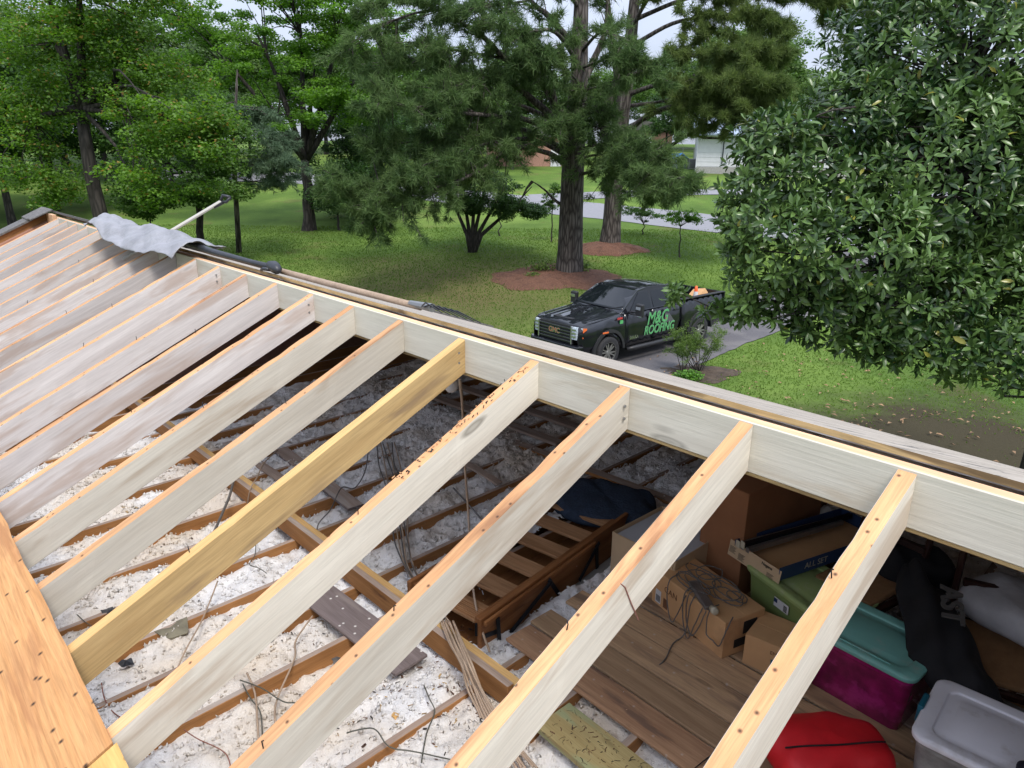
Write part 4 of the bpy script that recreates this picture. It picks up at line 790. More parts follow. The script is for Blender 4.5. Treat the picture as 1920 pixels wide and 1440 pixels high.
cord('conduit', 'thin silver conduit crossing a joist under the ridge', [hz(850, 915, J + .06), hz(880, 948, J + .05), hz(912, 985, J + .03)], .008, METAL, 'conduit', 3, 0)
# felt scraps, cloth lump, wood chips
def scrap(label, px, py, r, mt, s_, cat='scrap', name='felt_scrap'):
    rr = random.Random(s_); c = hz(px, py, J + .0); m = MB(); n = 9
    pts = [Vector((math.cos(k * 6.283 / n) * r * rr.uniform(.6, 1.2), math.sin(k * 6.283 / n) * r * rr.uniform(.6, 1.2), rr.uniform(-.012, .02))) for k in range(n)]
    m.v = [tuple(p) for p in pts] + [tuple(p - UZ * .004) for p in pts] + [(0, 0, .012), (0, 0, .006)]
    m.f = [(k, (k + 1) % n, 2 * n) for k in range(n)] + [((k + 1) % n + n, k + n, 2 * n + 1) for k in range(n)] + [(k, k + n, (k + 1) % n + n, (k + 1) % n) for k in range(n)]; m.m = [0] * len(m.f)
    return tag(m.build(name, mt, None, Matrix.Translation(c + UZ * .0)), label, cat)
scrap('black felt scrap on the insulation left of the yellow rafter', 208, 1146, .055, RUBBER, 1); scrap('black felt scrap under the yellow rafter', 237, 1242, .035, RUBBER, 2)
scrap('knotted dark grey rag on the insulation', 633, 1240, .035, CABLEG, 3, 'rag', 'rag'); scrap('flattened grey-green paper scrap in the debris', 330, 1180, .10, plain('old_paper', (.22, .20, .14), .9, .3), 4)
scrap('yellow wood chip on the beige insulation', 742, 1343, .022, YEDGE, 6, 'wood chip', 'wood_chip')
m = MB()
for i in range(700):
    c_ = random.choice(((3.25, -.25, .16), (4.6, .15, .14), (2.25, -.15, .22), (2.6, .6, .2), (1.9, .2, .18), (5.2, -.4, .2))); u, v = random.gauss(c_[0], c_[2]), random.gauss(c_[1], c_[2]); ti_, tj_ = int((u + 1.6) / st), int((v + 1.75) / st)
    if not (0 <= ti_ < nu and 0 <= tj_ < nv): continue
    q = Matrix.Translation(H(u, v, Hh[ti_, tj_] + .006)) @ Matrix.Rotation(random.uniform(0, 6), 4, 'Z') @ Matrix.Rotation(random.uniform(-.4, .4), 4, 'Y'); ln = random.uniform(.006, .03); m.box(0, ln, 0, random.uniform(.002, ln * .5), 0, .0015, random.choice((0, 1, 2)), q)
tag(m.build('attic_debris', [BARKB, MULCH, PLYEDGE]), 'scattered brown bark and wood debris on the insulation', 'debris', kind='stuff')
# wood shavings hanging and lying on the attic timbers
m = MB()
for i in range(420):
    u, v = random.uniform(-.3, 4.5), random.uniform(.35, 2.6)
    if random.random() < .35: p = H(u, random.uniform(.05, .25), random.uniform(-.6, -.2)); continue
    p = H(u, v, J + random.uniform(.0, .02)); q = Matrix.Translation(p) @ Matrix.Rotation(random.uniform(0, 6), 4, 'Z') @ Matrix.Rotation(random.uniform(-.6, .6), 4, 'Y')
    m.box(0, random.uniform(.006, .028), 0, random.uniform(.002, .006), 0, .0015, random.choice((0, 1)), q)
tag(m.build('sawdust_chips', [RIDGET, PAPER]), 'scattered wood shavings and chips on the attic boards', 'wood chips', kind='stuff')
#@@OUTDOOR
m = MB()
for i in range(260):
    q = Matrix.Translation(H(random.uniform(-.1, 1.45), .42 + random.uniform(-.11, .11), PT + .0125)) @ Matrix.Rotation(random.uniform(0, 6), 4, 'Z'); ln = random.uniform(.008, .035); m.tube([q @ Vector((0, 0, 0)), q @ Vector((ln * .5, .003, .002)), q @ Vector((ln, 0, 0))], random.choice((.0008, .0012, .002)), 4, random.choice((0, 1)))
tag(m.build('pine_straw', [MULCH, BARKB]), 'scattered brown pine straw bits on the yellow-green treated board', 'pine straw', kind='stuff')
# ------------------------------------------------------------ terrain, drive, roads
def strip_grid(xs, ys, off=0.0): 
    X, Y = np.meshgrid(xs, ys, indexing='ij'); Z = gz(X, Y) + off; n1, n2 = X.shape
    V = np.stack([X, Y, Z], -1).reshape(-1, 3); i_ = np.arange(n1 * n2).reshape(n1, n2)
    return V, np.stack([i_[:-1, :-1], i_[1:, :-1], i_[1:, 1:], i_[:-1, 1:]], -1).reshape(-1, 4)
yy = np.concatenate([[-400, -100, -20], np.arange(-10, 130, 1.0), np.arange(135, 400, 12), [500, 700, 1000, 1500]]); xx_ = np.concatenate([[-1200, -600, -300, -200], np.arange(-150, 151, 6.0), [200, 300, 600, 1200]])
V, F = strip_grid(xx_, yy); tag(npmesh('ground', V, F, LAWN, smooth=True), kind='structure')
def ribbon(name, left, right, mt, off=.02, n=24, kind='structure', m_=8):
    def res(pts):
        pts = [np.array(p[:2] if len(p) > 2 else p) for p in pts]; d = [0]
        for a, b in zip(pts, pts[1:]): d.append(d[-1] + np.linalg.norm(b - a))
        t_ = np.linspace(0, d[-1], n * (len(pts) - 1) + 1); return np.stack([np.interp(t_, d, [p[k] for p in pts]) for k in (0, 1)], -1)
    A = res(left); B = res(right); k = min(len(A), len(B)); A = A[np.linspace(0, len(A) - 1, k).astype(int)]; B = B[np.linspace(0, len(B) - 1, k).astype(int)]
    f = np.linspace(0, 1, m_ + 1)[None, :, None]; P = A[:, None] * (1 - f) + B[:, None] * f; n1, n2 = P.shape[:2]
    P[:, 0] += RNG.normal(0, .02, (n1, 2)); P[:, -1] += RNG.normal(0, .02, (n1, 2))
    V = np.concatenate([P, (gz(P[..., 0], P[..., 1]) + off)[..., None]], -1).reshape(-1, 3); i_ = np.arange(n1 * n2).reshape(n1, n2)
    return tag(npmesh(name, V, np.stack([i_[:-1, :-1], i_[1:, :-1], i_[1:, 1:], i_[:-1, 1:]], -1).reshape(-1, 4), mt), kind=kind)
P2 = lambda px, py: tuple(gp(px, py))[:2]
TX, TYAW = Vector((1.9, 18.9, 0)), 3.852
tf = Vector((math.cos(TYAW), math.sin(TYAW), 0)); tl = Vector((-tf.y, tf.x, 0))
TP = lambda a, b: tuple((TX + tf * a + tl * b))[:2]
nr = [P2(1269, 698), P2(1313, 684), P2(1400, 645), P2(1490, 612)]; d_ = Vector(nr[-1]) - Vector(nr[0]); d_.normalize()
nr = [tuple(Vector(nr[0]) - d_ * 12)] + nr + [tuple(Vector(nr[-1]) + d_ * 9 + Vector((1, 1))), tuple(Vector(nr[-1]) + d_ * 20 + Vector((4, 6)))]
pw = Vector((-d_.y, d_.x)); fr_ = [tuple(Vector(p) + pw * 3.15) for p in nr]
ribbon('driveway', nr, fr_, ASPH, .025)
ribbon('road', [P2(500, 337), P2(760, 372), P2(985, 398), P2(1150, 414), P2(1280, 430), P2(1390, 442), P2(1700, 470), P2(2300, 510)], [P2(500, 322), P2(760, 345), P2(985, 368), P2(1150, 385), P2(1280, 397), P2(1390, 410), P2(1700, 432), P2(2300, 470)], ROADM, .03)
ribbon('lane', [P2(1000, 380), P2(1140, 372), P2(1250, 367), P2(1360, 366), P2(1500, 368), P2(2300, 380)], [P2(990, 366), P2(1130, 360), P2(1250, 356), P2(1360, 356), P2(1500, 358), P2(2300, 368)], ROADM, .04)
ribbon('driveway_opposite', [P2(300, 338), P2(500, 342), P2(640, 345)], [P2(300, 318), P2(500, 322), P2(640, 330)], ROADM, .045)
def bed(name, px, py, rx, ry, mt, seed, h=.12, kind='stuff', label=None):
    c = gp(px, py); rr = np.random.default_rng(seed); n = 48; ph = rr.uniform(0, 6, 4); V = [(c.x, c.y, gz(c.x, c.y) + h)]; rings = 8
    for j in range(1, rings + 1):
        for k in range(n):
            a = 2 * math.pi * k / n; q = 1 + .14 * math.sin(3 * a + ph[0]) + .08 * math.sin(5 * a + ph[1]) + .05 * math.sin(11 * a + ph[2]); f = j / rings
            x, y = c.x + rx * q * f * math.cos(a), c.y + ry * q * f * math.sin(a); V.append((x, y, gz(x, y) + h * (1 - f ** 2) + .012 + (rr.random() - .5) * .05 * (f < .95)))
    F = [(0, 1 + k, 1 + (k + 1) % n, 1 + (k + 1) % n) for k in range(n)]; T = [f[:3] for f in F]
    for j in range(rings - 1):
        for k in range(n): a, b = 1 + j * n + k, 1 + j * n + (k + 1) % n; T += [(a, a + n, b + n), (a, b + n, b)]
    o = npmesh(name, V, T, mt, smooth=True); return tag(o, label, 'mulch' if label else None, kind=kind)
bed('mulch_bed', 1045, 520, 2.7, 2.0, MULCH, 1, .15, label='reddish pine straw mulch ring around the front pine trunk')
bed('mulch_bed', 1142, 469, 1.7, 1.5, MULCH, 2, .35, label='mound of reddish mulch around the rear pine trunk')
bed('soil', 1310, 700, 1.0, .8, SOIL, 3, .05, kind='structure')
# grass blades near enough to read
ng = 230000; gy_ = RNG.uniform(0, 1, ng) ** 1.3 * 34 + 7.5; gx_ = RNG.uniform(-.75, .85, ng) * (gy_ + 3); pu_ = (gx_ - hp[0]) * he[0] + (gy_ - hp[1]) * he[1]; pv_ = (gx_ - hp[0]) * hv[0] + (gy_ - hp[1]) * hv[1]
ok = pv_ > 5.2
a0 = Vector(nr[0]); rel = (gx_ - a0.x) * pw.x + (gy_ - a0.y) * pw.y; ok &= ~((rel > -.05) & (rel < 3.2) & ((gx_ - a0.x) * d_.x + (gy_ - a0.y) * d_.y < 36))
ok &= RNG.random(ng) > .96 * np.clip(1.5 - np.hypot(gx_ - _s2.x, gy_ - _s2.y) / 3.2, 0, 1)  # blades thinned inside the magnolia's painted shade
gx_, gy_ = gx_[ok], gy_[ok]; ng = len(gx_); az = RNG.uniform(0, 6.283, ng); hh = RNG.uniform(.02, .05, ng) * (.8 + gy_ / 40); wd_ = .006 + gy_ * .0006
B0 = np.stack([gx_, gy_, gz(gx_, gy_)], -1); sdv = np.stack([np.cos(az), np.sin(az), 0 * az], -1) * wd_[:, None]; ln = np.stack([RNG.normal(0, .02, ng), RNG.normal(0, .02, ng), hh], -1)
V = np.stack([B0 - sdv, B0 + sdv, B0 + ln], 1).reshape(-1, 3); tag(npmesh('grass_blades', V, np.arange(ng * 3).reshape(-1, 3), GRASSB), 'short green lawn grass', 'grass', kind='stuff')
nl = 420; V = []; 
c1 = gp(1700, 800); lx = RNG.normal(c1.x, 3.2, nl); ly = RNG.normal(c1.y, 3.0, nl); la = RNG.uniform(0, 6.28, nl)
for x, y, a in zip(lx, ly, la):
    z = gz(x, y) + .05; s_ = random.uniform(.04, .08); V += [(x - s_ * math.cos(a), y - s_ * math.sin(a), z), (x + .4 * s_ * math.sin(a), y - .4 * s_ * math.cos(a), z + .03), (x + s_ * math.cos(a), y + s_ * math.sin(a), z + .01), (x - .4 * s_ * math.sin(a), y + .4 * s_ * math.cos(a), z + .02)]
tag(npmesh('fallen_leaves', V, np.arange(nl * 4).reshape(-1, 4), DEADL), 'dry brown leaves scattered on the lawn under the magnolia', 'leaves', kind='stuff')

# ------------------------------------------------------------ vegetation generators
def unit(a): return a / np.maximum(np.linalg.norm(a, axis=-1, keepdims=True), 1e-9)
def leaves(cen, nrm, L_, W_, rng, droop=.0):
    """diamond leaves, slightly folded"""
    n = len(cen); a = unit(rng.normal(size=(n, 3)) * [1, 1, .45] + [0, 0, -droop]); b_ = unit(np.cross(a, nrm + rng.normal(0, .35, (n, 3)))); L1 = (L_ * rng.uniform(.7, 1.25, n))[:, None]; W1 = (W_ * rng.uniform(.7, 1.25, n))[:, None]
    c = unit(np.cross(b_, a)); V = np.stack([cen - a * L1 / 2, cen + b_ * W1 / 2 + c * W1 * .18 + a * L1 * .08, cen + a * L1 / 2, cen - b_ * W1 / 2 + c * W1 * .18 + a * L1 * .08], 1)
    return V.reshape(-1, 3), np.arange(n * 4).reshape(-1, 4)
def clumps_to_leaves(cl, rad, per, rng, flat=.5):
    n = len(cl); c = np.repeat(cl, per, 0); r = np.repeat(rad, per)[:, None]; d = unit(rng.normal(size=(n * per, 3))) * (rng.random((n * per, 1)) ** .45) * r * [1, 1, flat]
    nr_ = unit(d + [0, 0, .6]); return c + d, nr_
def limb(p0, p1, sag, rng, n=7, wig=.06):
    p0, p1 = np.array(p0, float), np.array(p1, float); L_ = np.linalg.norm(p1 - p0); out = []
    off = rng.normal(0, wig * L_, (3, 3))
    for i in range(n):
        t_ = i / (n - 1); q = p0 * (1 - t_) + p1 * t_ + np.array([0, 0, sag * L_ * math.sin(math.pi * t_)]) + off[0] * math.sin(math.pi * t_) * .5 + off[1] * math.sin(2 * math.pi * t_) * .35; out.append(Vector(q))
    return out
def decid(name, label, base, trunk_top, r0, blobs, ncl, per, lsize, lmat, bmat, seed, group=None, clr=(.45, .9), flat=.5, forks=None, nlimb=26, shell=.55, cat='tree', lw=.62, M=None):
    """blobs: (x,y,z,rx,ry,rz) in world; trunk from base to trunk_top"""
    rng = np.random.default_rng(seed); base = Vector(base); tt = Vector(trunk_top)
    t_ = thing(name, label, cat, Matrix.Translation(base), group)
    bl = np.array(blobs, float); vol = (bl[:, 3] * bl[:, 4] * bl[:, 5]) ** .75; pr = vol / vol.sum(); k = rng.choice(len(bl), ncl, p=pr)
    d = unit(rng.normal(size=(ncl, 3))) * (shell + (1 - shell) * rng.random((ncl, 1))) ; cl = bl[k, :3] + d * bl[k, 3:6]
    rad = rng.uniform(*clr, ncl)
    m = MB(); pts = [base + (tt - base) * f + Vector((rng.normal(0, .05), rng.normal(0, .05), 0)) * (f > 0) for f in np.linspace(0, 1, 6)]
    m.tube([base - UZ * .3] + pts, [r0 * 1.5, r0 * 1.3] + [r0 * (1 - .35 * f) for f in np.linspace(.1, 1, 5)], 12)
    forks = forks or []
    ends = [(tt, r0 * .6)]
    for f_ in forks:
        e = Vector(f_); pl = limb(tt, e, .03, rng, 7, .03); m.tube(pl, [r0 * .6 * (1 - .75 * i / 6) for i in range(7)], 8); ends += [(pl[2], r0 * .42), (pl[4], r0 * .3), (pl[5], r0 * .2)]
    for i in rng.choice(ncl, min(nlimb, ncl), replace=False):
        e = Vector(cl[i]); s_ = min(ends, key=lambda q: (q[0] - e).length * (1 + .3 * (q[0].z > e.z + 1))); rr_ = min(s_[1] * .6, .02 * (s_[0] - e).length + .02)
        pl = limb(s_[0], e, .06, rng, 6, .05); m.tube(pl, [rr_ * (1 - .8 * j / 5) for j in range(6)], 5, cap=False)
    m.build('trunk', bmat, t_, M=Matrix(), smooth=True)
    c, nr_ = clumps_to_leaves(cl, rad, per, rng, flat); V, F = leaves(c, nr_, lsize, lsize * lw, rng, .15); npmesh('crown', V - np.array(base), F, lmat, t_, M=Matrix.Translation(base)); return t_
def E_(px, py, Y, rx, rz, ry=None): p = at(px, py, Y); k = Y / FPX * 1.04; return (p.x, p.y, p.z, rx * k, (ry or rx) * k, rz * k)   # ellipsoid from photo px radii
def gy(px, Y): d = ray(px, 400); x = d.x * Y / d.y; return Vector((x, Y, float(gz(x, Y))))
def base_at(px, py): return gp(px, py)
# --- maples and other broadleaf trees on the lawn
b = base_at(580, 432); Yb = b.y; tt = at(573, 300, Yb)
decid('maple_tree', 'tall spreading maple with forked dark trunk left of the centre of the lawn', b, tt, .34, [E_(560, 60, Yb, 170, 110), E_(430, 110, Yb, 110, 90), E_(680, 80, Yb, 110, 110), E_(540, 200, Yb - 1, 150, 45), E_(660, 190, Yb - 1, 70, 50), E_(560, -60, Yb, 190, 90), E_(350, 40, Yb, 80, 80)], 330, 190, .17, MAPLE, BARKD, 3,
      forks=[tuple(at(480, 60, Yb)), tuple(at(560, 20, Yb)), tuple(at(640, 20, Yb)), tuple(at(420, 110, Yb - 1)), tuple(at(690, 120, Yb)), tuple(at(510, 200, Yb - 2)), tuple(at(590, 130, Yb + 1))], nlimb=70, flat=.42, shell=.25)
Yl = 27.0; b = gy(192, Yl); tt = at(152, 205, Yl)
decid('tulip_tree', 'tall dark-trunked tree at the left edge with yellow-tipped leaves', b, tt, .30, [E_(250, 150, Yl, 120, 110), E_(330, 240, Yl - 2, 90, 70), E_(120, 60, Yl, 120, 80), E_(60, 200, Yl, 90, 90), E_(300, 330, Yl - 2, 110, 50), E_(390, 250, Yl - 1, 50, 60), E_(200, -40, Yl, 170, 60), E_(80, 330, Yl, 80, 60)], 330, 170, .13, POPLAR, BARKD, 5,
      forks=[tuple(at(95, 60, Yl)), tuple(at(150, 30, Yl)), tuple(at(75, -60, Yl)), tuple(at(155, -100, Yl)), tuple(at(250, 130, Yl)), tuple(at(40, 230, Yl))], nlimb=60, flat=.5, shell=.25)
Yk = 30.0; b = gy(371, 31); tt = at(362, 340, 31)
decid('young_oak', 'slim leaning tree with drooping leafy boughs behind the shovel grip', b, tt, .17, [E_(330, 330, 30, 110, 50), E_(400, 350, 30, 60, 45), E_(350, 230, 31, 90, 80), E_(270, 370, 29, 60, 28), E_(420, 270, 31, 60, 60)], 150, 170, .14, MIDL, BARKD, 7, nlimb=26, flat=.45, forks=[tuple(at(360, 200, 31)), tuple(at(300, 300, 30))])
b = gy(281, 29); decid('sapling', 'thin leafy sapling rising behind the crumpled underlayment', b, at(281, 400, 29), .04, [E_(283, 392, 29, 40, 18), E_(270, 370, 29, 40, 20)], 26, 90, .12, MIDL, BARKD, 8, nlimb=8, clr=(.2, .4))
Yd = 44; b = gy(693, Yd); decid('holly_tree', 'dense dark evergreen tree behind the maple trunk', b, at(690, 400, Yd), .22, [E_(640, 300, Yd, 90, 100), E_(700, 250, Yd, 70, 70), E_(720, 330, Yd, 50, 60)], 190, 170, .15, DARKL, BARKD, 9, nlimb=14, shell=.6)
b = gy(634, 40); decid('sapling', 'thin dark stem tree between the maple and the dark evergreen', b, at(632, 390, 40), .07, [E_(628, 360, 40, 45, 35), E_(655, 335, 40, 40, 35)], 50, 130, .13, DARKL, BARKD, 10, nlimb=10)
b = base_at(886, 473); Ys = b.y; s_t = thing('crape_myrtle', 'low multi-stemmed tree with dark round crown in front of the road', 'tree', Matrix.Translation(b))
rng = np.random.default_rng(4); m = MB()
for px, py in ((850, 380), (870, 370), (890, 360), (905, 372), (930, 380), (960, 390)):
    m.tube([b - UZ * .1 + Vector((rng.normal(0, .06), 0, 0)), at(884 + (px - 884) * .25, 440, Ys), at(px, py, Ys + rng.normal(0, .6)), at(px + (px - 886) * .5, py - 40, Ys)], [.16, .10, .06, .02], 7)
m.build('trunk', BARKB, s_t, M=Matrix(), smooth=True); cl = []
for e in [E_(900, 350, Ys, 75, 32), E_(950, 385, Ys, 45, 22), E_(860, 330, Ys, 60, 30), E_(880, 385, Ys, 40, 18), E_(1000, 395, Ys, 18, 12)]:
    d = unit(rng.normal(size=(56, 3))) * rng.uniform(.3, 1, (56, 1)); cl.append(np.array(e[:3]) + d * np.array(e[3:]))
cl = np.concatenate(cl); c, nr_ = clumps_to_leaves(cl, rng.uniform(.25, .55, len(cl)), 130, rng); V, F = leaves(c, nr_, .11, .06, rng, .3); npmesh('crown', V - np.array(b), F, DARKL, s_t, M=Matrix.Translation(b))
for px, py, top, r_, lab, mt, bl in ((937, 443, 370, 14, 'bare thin sapling stake on the lawn left of the front pine', MIDL, [(938, 372, 12, 10)]), (1034, 454, 350, 20, 'small leafy sapling just left of the front pine trunk', MIDL, [(1030, 385, 18, 26), (1040, 355, 14, 16)]), (1274, 483, 400, 20, 'small flat-topped sapling on the lawn right of the pines', MAPLE, [(1278, 408, 40, 12), (1262, 400, 20, 14), (1300, 414, 22, 8)]), (1205, 440, 395, 14, 'small leafy sapling between the rear pine and the road', MIDL, [(1190, 395, 30, 12), (1215, 405, 24, 10)])):
    b = base_at(px, py); decid('sapling', lab, b, at(px + 2, top + 25, b.y), .035, [E_(x, y, b.y, rx, rz) for x, y, rx, rz in bl], 34, 60, .11, mt, BARKB, px, nlimb=12, clr=(.12, .32), shell=.2)
# --- pines
def pine(name, label, base, trunks, limbs, mt, seed, ntuft, nlen=.36, nw=.027, extra=None):
    """limbs: list of (polyline of (px,py,Y), r0); tufts grow from side twigs"""
    rng = np.random.default_rng(seed); t_ = thing(name, label, 'pine tree', Matrix.Translation(base)); m = MB()
    for pl, rs in trunks: m.tube([Vector(p) for p in pl], rs, 16)
    tw = []
    for pl, r0, dens in limbs:
        P = wob([at(*q) for q in pl], 6, .03, random.Random(seed + len(pl))); n = len(P); m.tube(P, [max(.012, r0 * (1 - .85 * i / (n - 1))) for i in range(n)], 7, cap=False)
        if not dens: continue
        cum = sum((P[i + 1] - P[i]).length for i in range(n - 1)); nt = int(cum * 6.5 * dens)
        for _ in range(nt):
            f = rng.uniform(.22, 1) ** .8 * (n - 1.001); i = int(f); p = P[i].lerp(P[i + 1], f - i); d = (P[i + 1] - P[i]).normalized()
            sd_ = Vector(rng.normal(size=3) * [1, 1, .35]).normalized(); e = (d * .9 + sd_ * 1.1 + UZ * rng.uniform(-.35, .25)).normalized(); ln = rng.uniform(.5, 1.9) * (1.1 - .5 * f / n)
            q = p + e * ln + UZ * -.06 * ln * ln; m.tube([p, p.lerp(q, .5) + UZ * .04, q], [.022, .016, .008], 4, cap=False); tw.append((np.array(p), np.array(q)))
    m.build('trunk', BARKP, t_, M=Matrix(), smooth=True)
    A = np.array([a for a, _ in tw]); B = np.array([b_ for _, b_ in tw]); k = rng.integers(0, len(tw), ntuft); f = rng.beta(3.2, 1.2, (ntuft, 1)) * 1.05
    c = A[k] * (1 - f) + B[k] * f + rng.normal(0, .09, (ntuft, 3)); ax = unit(B[k] - A[k] + rng.normal(0, .35, (ntuft, 3)) + [0, 0, .15])
    per = 22; c = np.repeat(c, per, 0); ax = np.repeat(ax, per, 0); n = len(c); d = unit(ax * .75 + unit(rng.normal(size=(n, 3))) * .95 + [0, 0, -.12]); s_ = unit(np.cross(d, rng.normal(size=(n, 3)))) * nw / 2; L_ = (nlen * rng.uniform(.6, 1.1, n))[:, None]
    b0 = c + ax * rng.uniform(-.12, .12, (n, 1)); V = np.stack([b0 - s_, b0 + s_, b0 + d * L_], 1).reshape(-1, 3)
    npmesh('crown', V - np.array(base), np.arange(n * 3).reshape(-1, 3), mt, t_, M=Matrix.Translation(base)); return t_
b1 = base_at(1068, 511); Y1 = b1.y; T = lambda px, py, Y: at(px, py, Y)
tr = [([b1 - UZ * .3, b1, T(1069, 470, Y1), T(1071, 400, Y1), T(1074, 320, Y1), T(1078, 240, Y1), T(1086, 150, Y1), T(1088, 60, Y1), T(1092, -60, Y1), T(1095, -200, Y1)], [.76, .62, .53, .49, .46, .43, .35, .30, .25, .18])]
a = Y1
pl1 = [([(1060, 235, a), (1045, 219, a), (1030, 160, a - .5), (1005, 139, a - 1), (946, 109, a - 1.5), (910, 73, a - 2), (870, 47, a - 2), (819, 18, a - 2.5), (775, 0, a - 3)], .20, .6),
       ([(1058, 240, a), (1019, 204, a - .5), (965, 160, a - 1.5), (935, 146, a - 2), (890, 150, a - 3), (820, 175, a - 4)], .17, 1.2),
       ([(1062, 225, a), (1048, 205, a), (1016, 153, a + .5), (997, 102, a + 1), (950, 44, a + 1), (900, -20, a + 1)], .18, .5),
       ([(1080, 130, a), (1074, 91, a), (1034, 36, a - 1), (994, 0, a - 1), (960, -60, a - 1)], .2, .4),
       ([(1082, 180, a), (1110, 120, a + .5), (1135, 55, a + .5), (1138, -20, a + .5)], .2, .4),
       ([(1060, 302, a), (1045, 296, a - .5), (1019, 284, a - 1), (965, 277, a - 2), (910, 313, a - 3), (848, 343, a - 4), (760, 365, a - 4.5), (680, 385, a - 5)], .13, 1.3),
       ([(1058, 290, a), (1000, 262, a - 1), (930, 265, a - 2.5), (850, 290, a - 4), (770, 320, a - 5)], .10, 1.3),
       ([(1056, 260, a), (990, 225, a - 1), (900, 215, a - 3), (800, 205, a - 4), (700, 190, a - 5)], .13, 1.3),
       ([(1058, 280, a), (970, 240, a - 1), (880, 250, a - 2.5), (790, 265, a - 3), (690, 270, a - 4)], .11, 1.3),
       ([(1050, 230, a), (960, 190, a), (860, 130, a), (760, 110, a), (690, 130, a)], .11, 1.1),
       ([(840, 330, a - 3), (760, 335, a - 4), (680, 345, a - 4.5), (640, 352, a - 5)], .05, 1.6),
       ([(800, 370, a - 4), (740, 395, a - 4.6), (690, 410, a - 5)], .04, 1.6),
       ([(1066, 385, a), (1045, 379, a), (1020, 355, a), (997, 339, a - .4)], .09, 0), ([(998, 340, a - .4), (985, 358, a - .4), (972, 383, a - .4)], .07, 0),
       ([(1086, 330, a), (1110, 322, a - 1), (1160, 318, a - 2.5), (1210, 320, a - 4), (1285, 338, a - 5)], .07, 1.5),
       ([(1086, 300, a), (1120, 290, a - 1.5), (1165, 300, a - 3), (1215, 335, a - 4), (1250, 350, a - 4.5)], .06, 1.4),
       ([(1080, 270, a), (1100, 240, a - 1), (1130, 245, a - 2), (1170, 290, a - 3)], .05, 1.4),
       ([(1085, 120, a), (1040, 60, a - 2), (980, 60, a - 3), (920, 40, a - 3)], .1, .8), ([(1090, 20, a), (1040, -40, a - 1), (960, -70, a - 2)], .1, .8),
       ([(1088, 100, a), (1130, 60, a - 2), (1180, 90, a - 3)], .08, .9), ([(1080, 210, a), (1090, 190, a - 1), (1120, 210, a - 2.2)], .04, 1.2)]
pl1 += [([(1088, 160, a), (1060, 130, a - 2), (1020, 120, a - 3)], .05, .6), ([(1088, 200, a), (1100, 170, a - 2), (1130, 160, a - 3)], .05, .6), ([(1078, 250, a), (1060, 225, a - 2), (1030, 235, a - 3)], .05, .6), ([(1090, 60, a), (1050, 90, a - 2), (1000, 100, a - 3.5)], .06, 1.2), ([(946, 109, a - 1.5), (890, 100, a - 2), (830, 90, a - 3), (770, 80, a - 3)], .06, 1.1), ([(1085, 130, a), (1150, 110, a - 2), (1210, 130, a - 3)], .06, 1.2), ([(1080, 280, a), (1130, 270, a - 2), (1180, 265, a - 3), (1230, 290, a - 3.5)], .06, 1.3), ([(900, -20, a + 1), (850, -30, a), (780, -20, a - 1), (700, 10, a - 2)], .07, 1.0), ([(819, 18, a - 2.5), (760, 30, a - 3), (700, 60, a - 3), (650, 100, a - 3)], .05, 1.0), ([(994, 0, a - 1), (940, 10, a - 2), (880, 20, a - 3)], .05, .9)]
pine('pine_tree', 'big pine with straight grey trunk in the mulch ring in the middle of the lawn', b1, tr, pl1, PINEN, 21, 9000)
b2 = base_at(1143, 466); a = b2.y
tr = [([b2 - UZ * .3, b2 + UZ * .2, T(1147, 420, a), T(1152, 350, a), T(1160, 280, a), T(1168, 200, a), T(1176, 146, a), T(1183, 73, a), T(1190, 0, a), T(1195, -150, a)], [.70, .55, .45, .41, .38, .35, .32, .28, .24, .18]),
      ([T(1150, 280, a), T(1129, 233, a), T(1146, 180, a), T(1158, 146, a - .3), T(1145, 55, a - .3), T(1136, -30, a - .3)], [.24, .22, .19, .17, .13, .1])]
pl2 = [([(1165, 262, a), (1201, 226, a - 1), (1256, 200, a - 2), (1300, 199, a - 3), (1347, 197, a - 4), (1402, 215, a - 5), (1430, 222, a - 6)], .15, 1.0),
       ([(1162, 290, a), (1190, 284, a), (1242, 262, a - 1), (1293, 235, a - 2)], .07, 0), ([(1170, 292, a), (1220, 290, a), (1262, 270, a - 1), (1293, 252, a - 1.5), (1329, 259, a - 2), (1424, 255, a - 3), (1480, 262, a - 4)], .12, .12),
       ([(1175, 150, a), (1240, 115, a - 1), (1330, 100, a - 3), (1400, 90, a - 4), (1450, 100, a - 4)], .13, 1.3),
       ([(1172, 180, a), (1230, 160, a - 1), (1310, 150, a - 3), (1380, 150, a - 5), (1440, 160, a - 6)], .12, 1.3),
       ([(1180, 90, a), (1260, 45, a - 1), (1340, 30, a - 2), (1400, 35, a - 3), (1450, 40, a - 3)], .11, 1.2),
       ([(1185, 40, a), (1280, 0, a - 1), (1380, -20, a - 2), (1500, -10, a - 3), (1600, 10, a - 3)], .11, 1.2), ([(1560, -10, a - 3), (1620, 25, a - 3.5), (1660, 10, a - 4)], .03, 1.4),
       ([(1170, 200, a), (1240, 190, a + 1), (1330, 170, a + 1), (1440, 180, a)], .1, 1.2), ([(1190, -20, a), (1120, -60, a), (1020, -60, a)], .1, .8), ([(1180, 60, a), (1220, -10, a - 1), (1260, -60, a - 1)], .12, .6),
       ([(1300, 140, a - 3), (1370, 180, a - 4), (1420, 200, a - 5), (1470, 212, a - 5.5)], .05, 1.4)]
pine('pine_tree', 'second big pine with leaning forked trunk standing behind on its own mulch mound', b2, tr, pl2, PINEN2, 22, 9000)
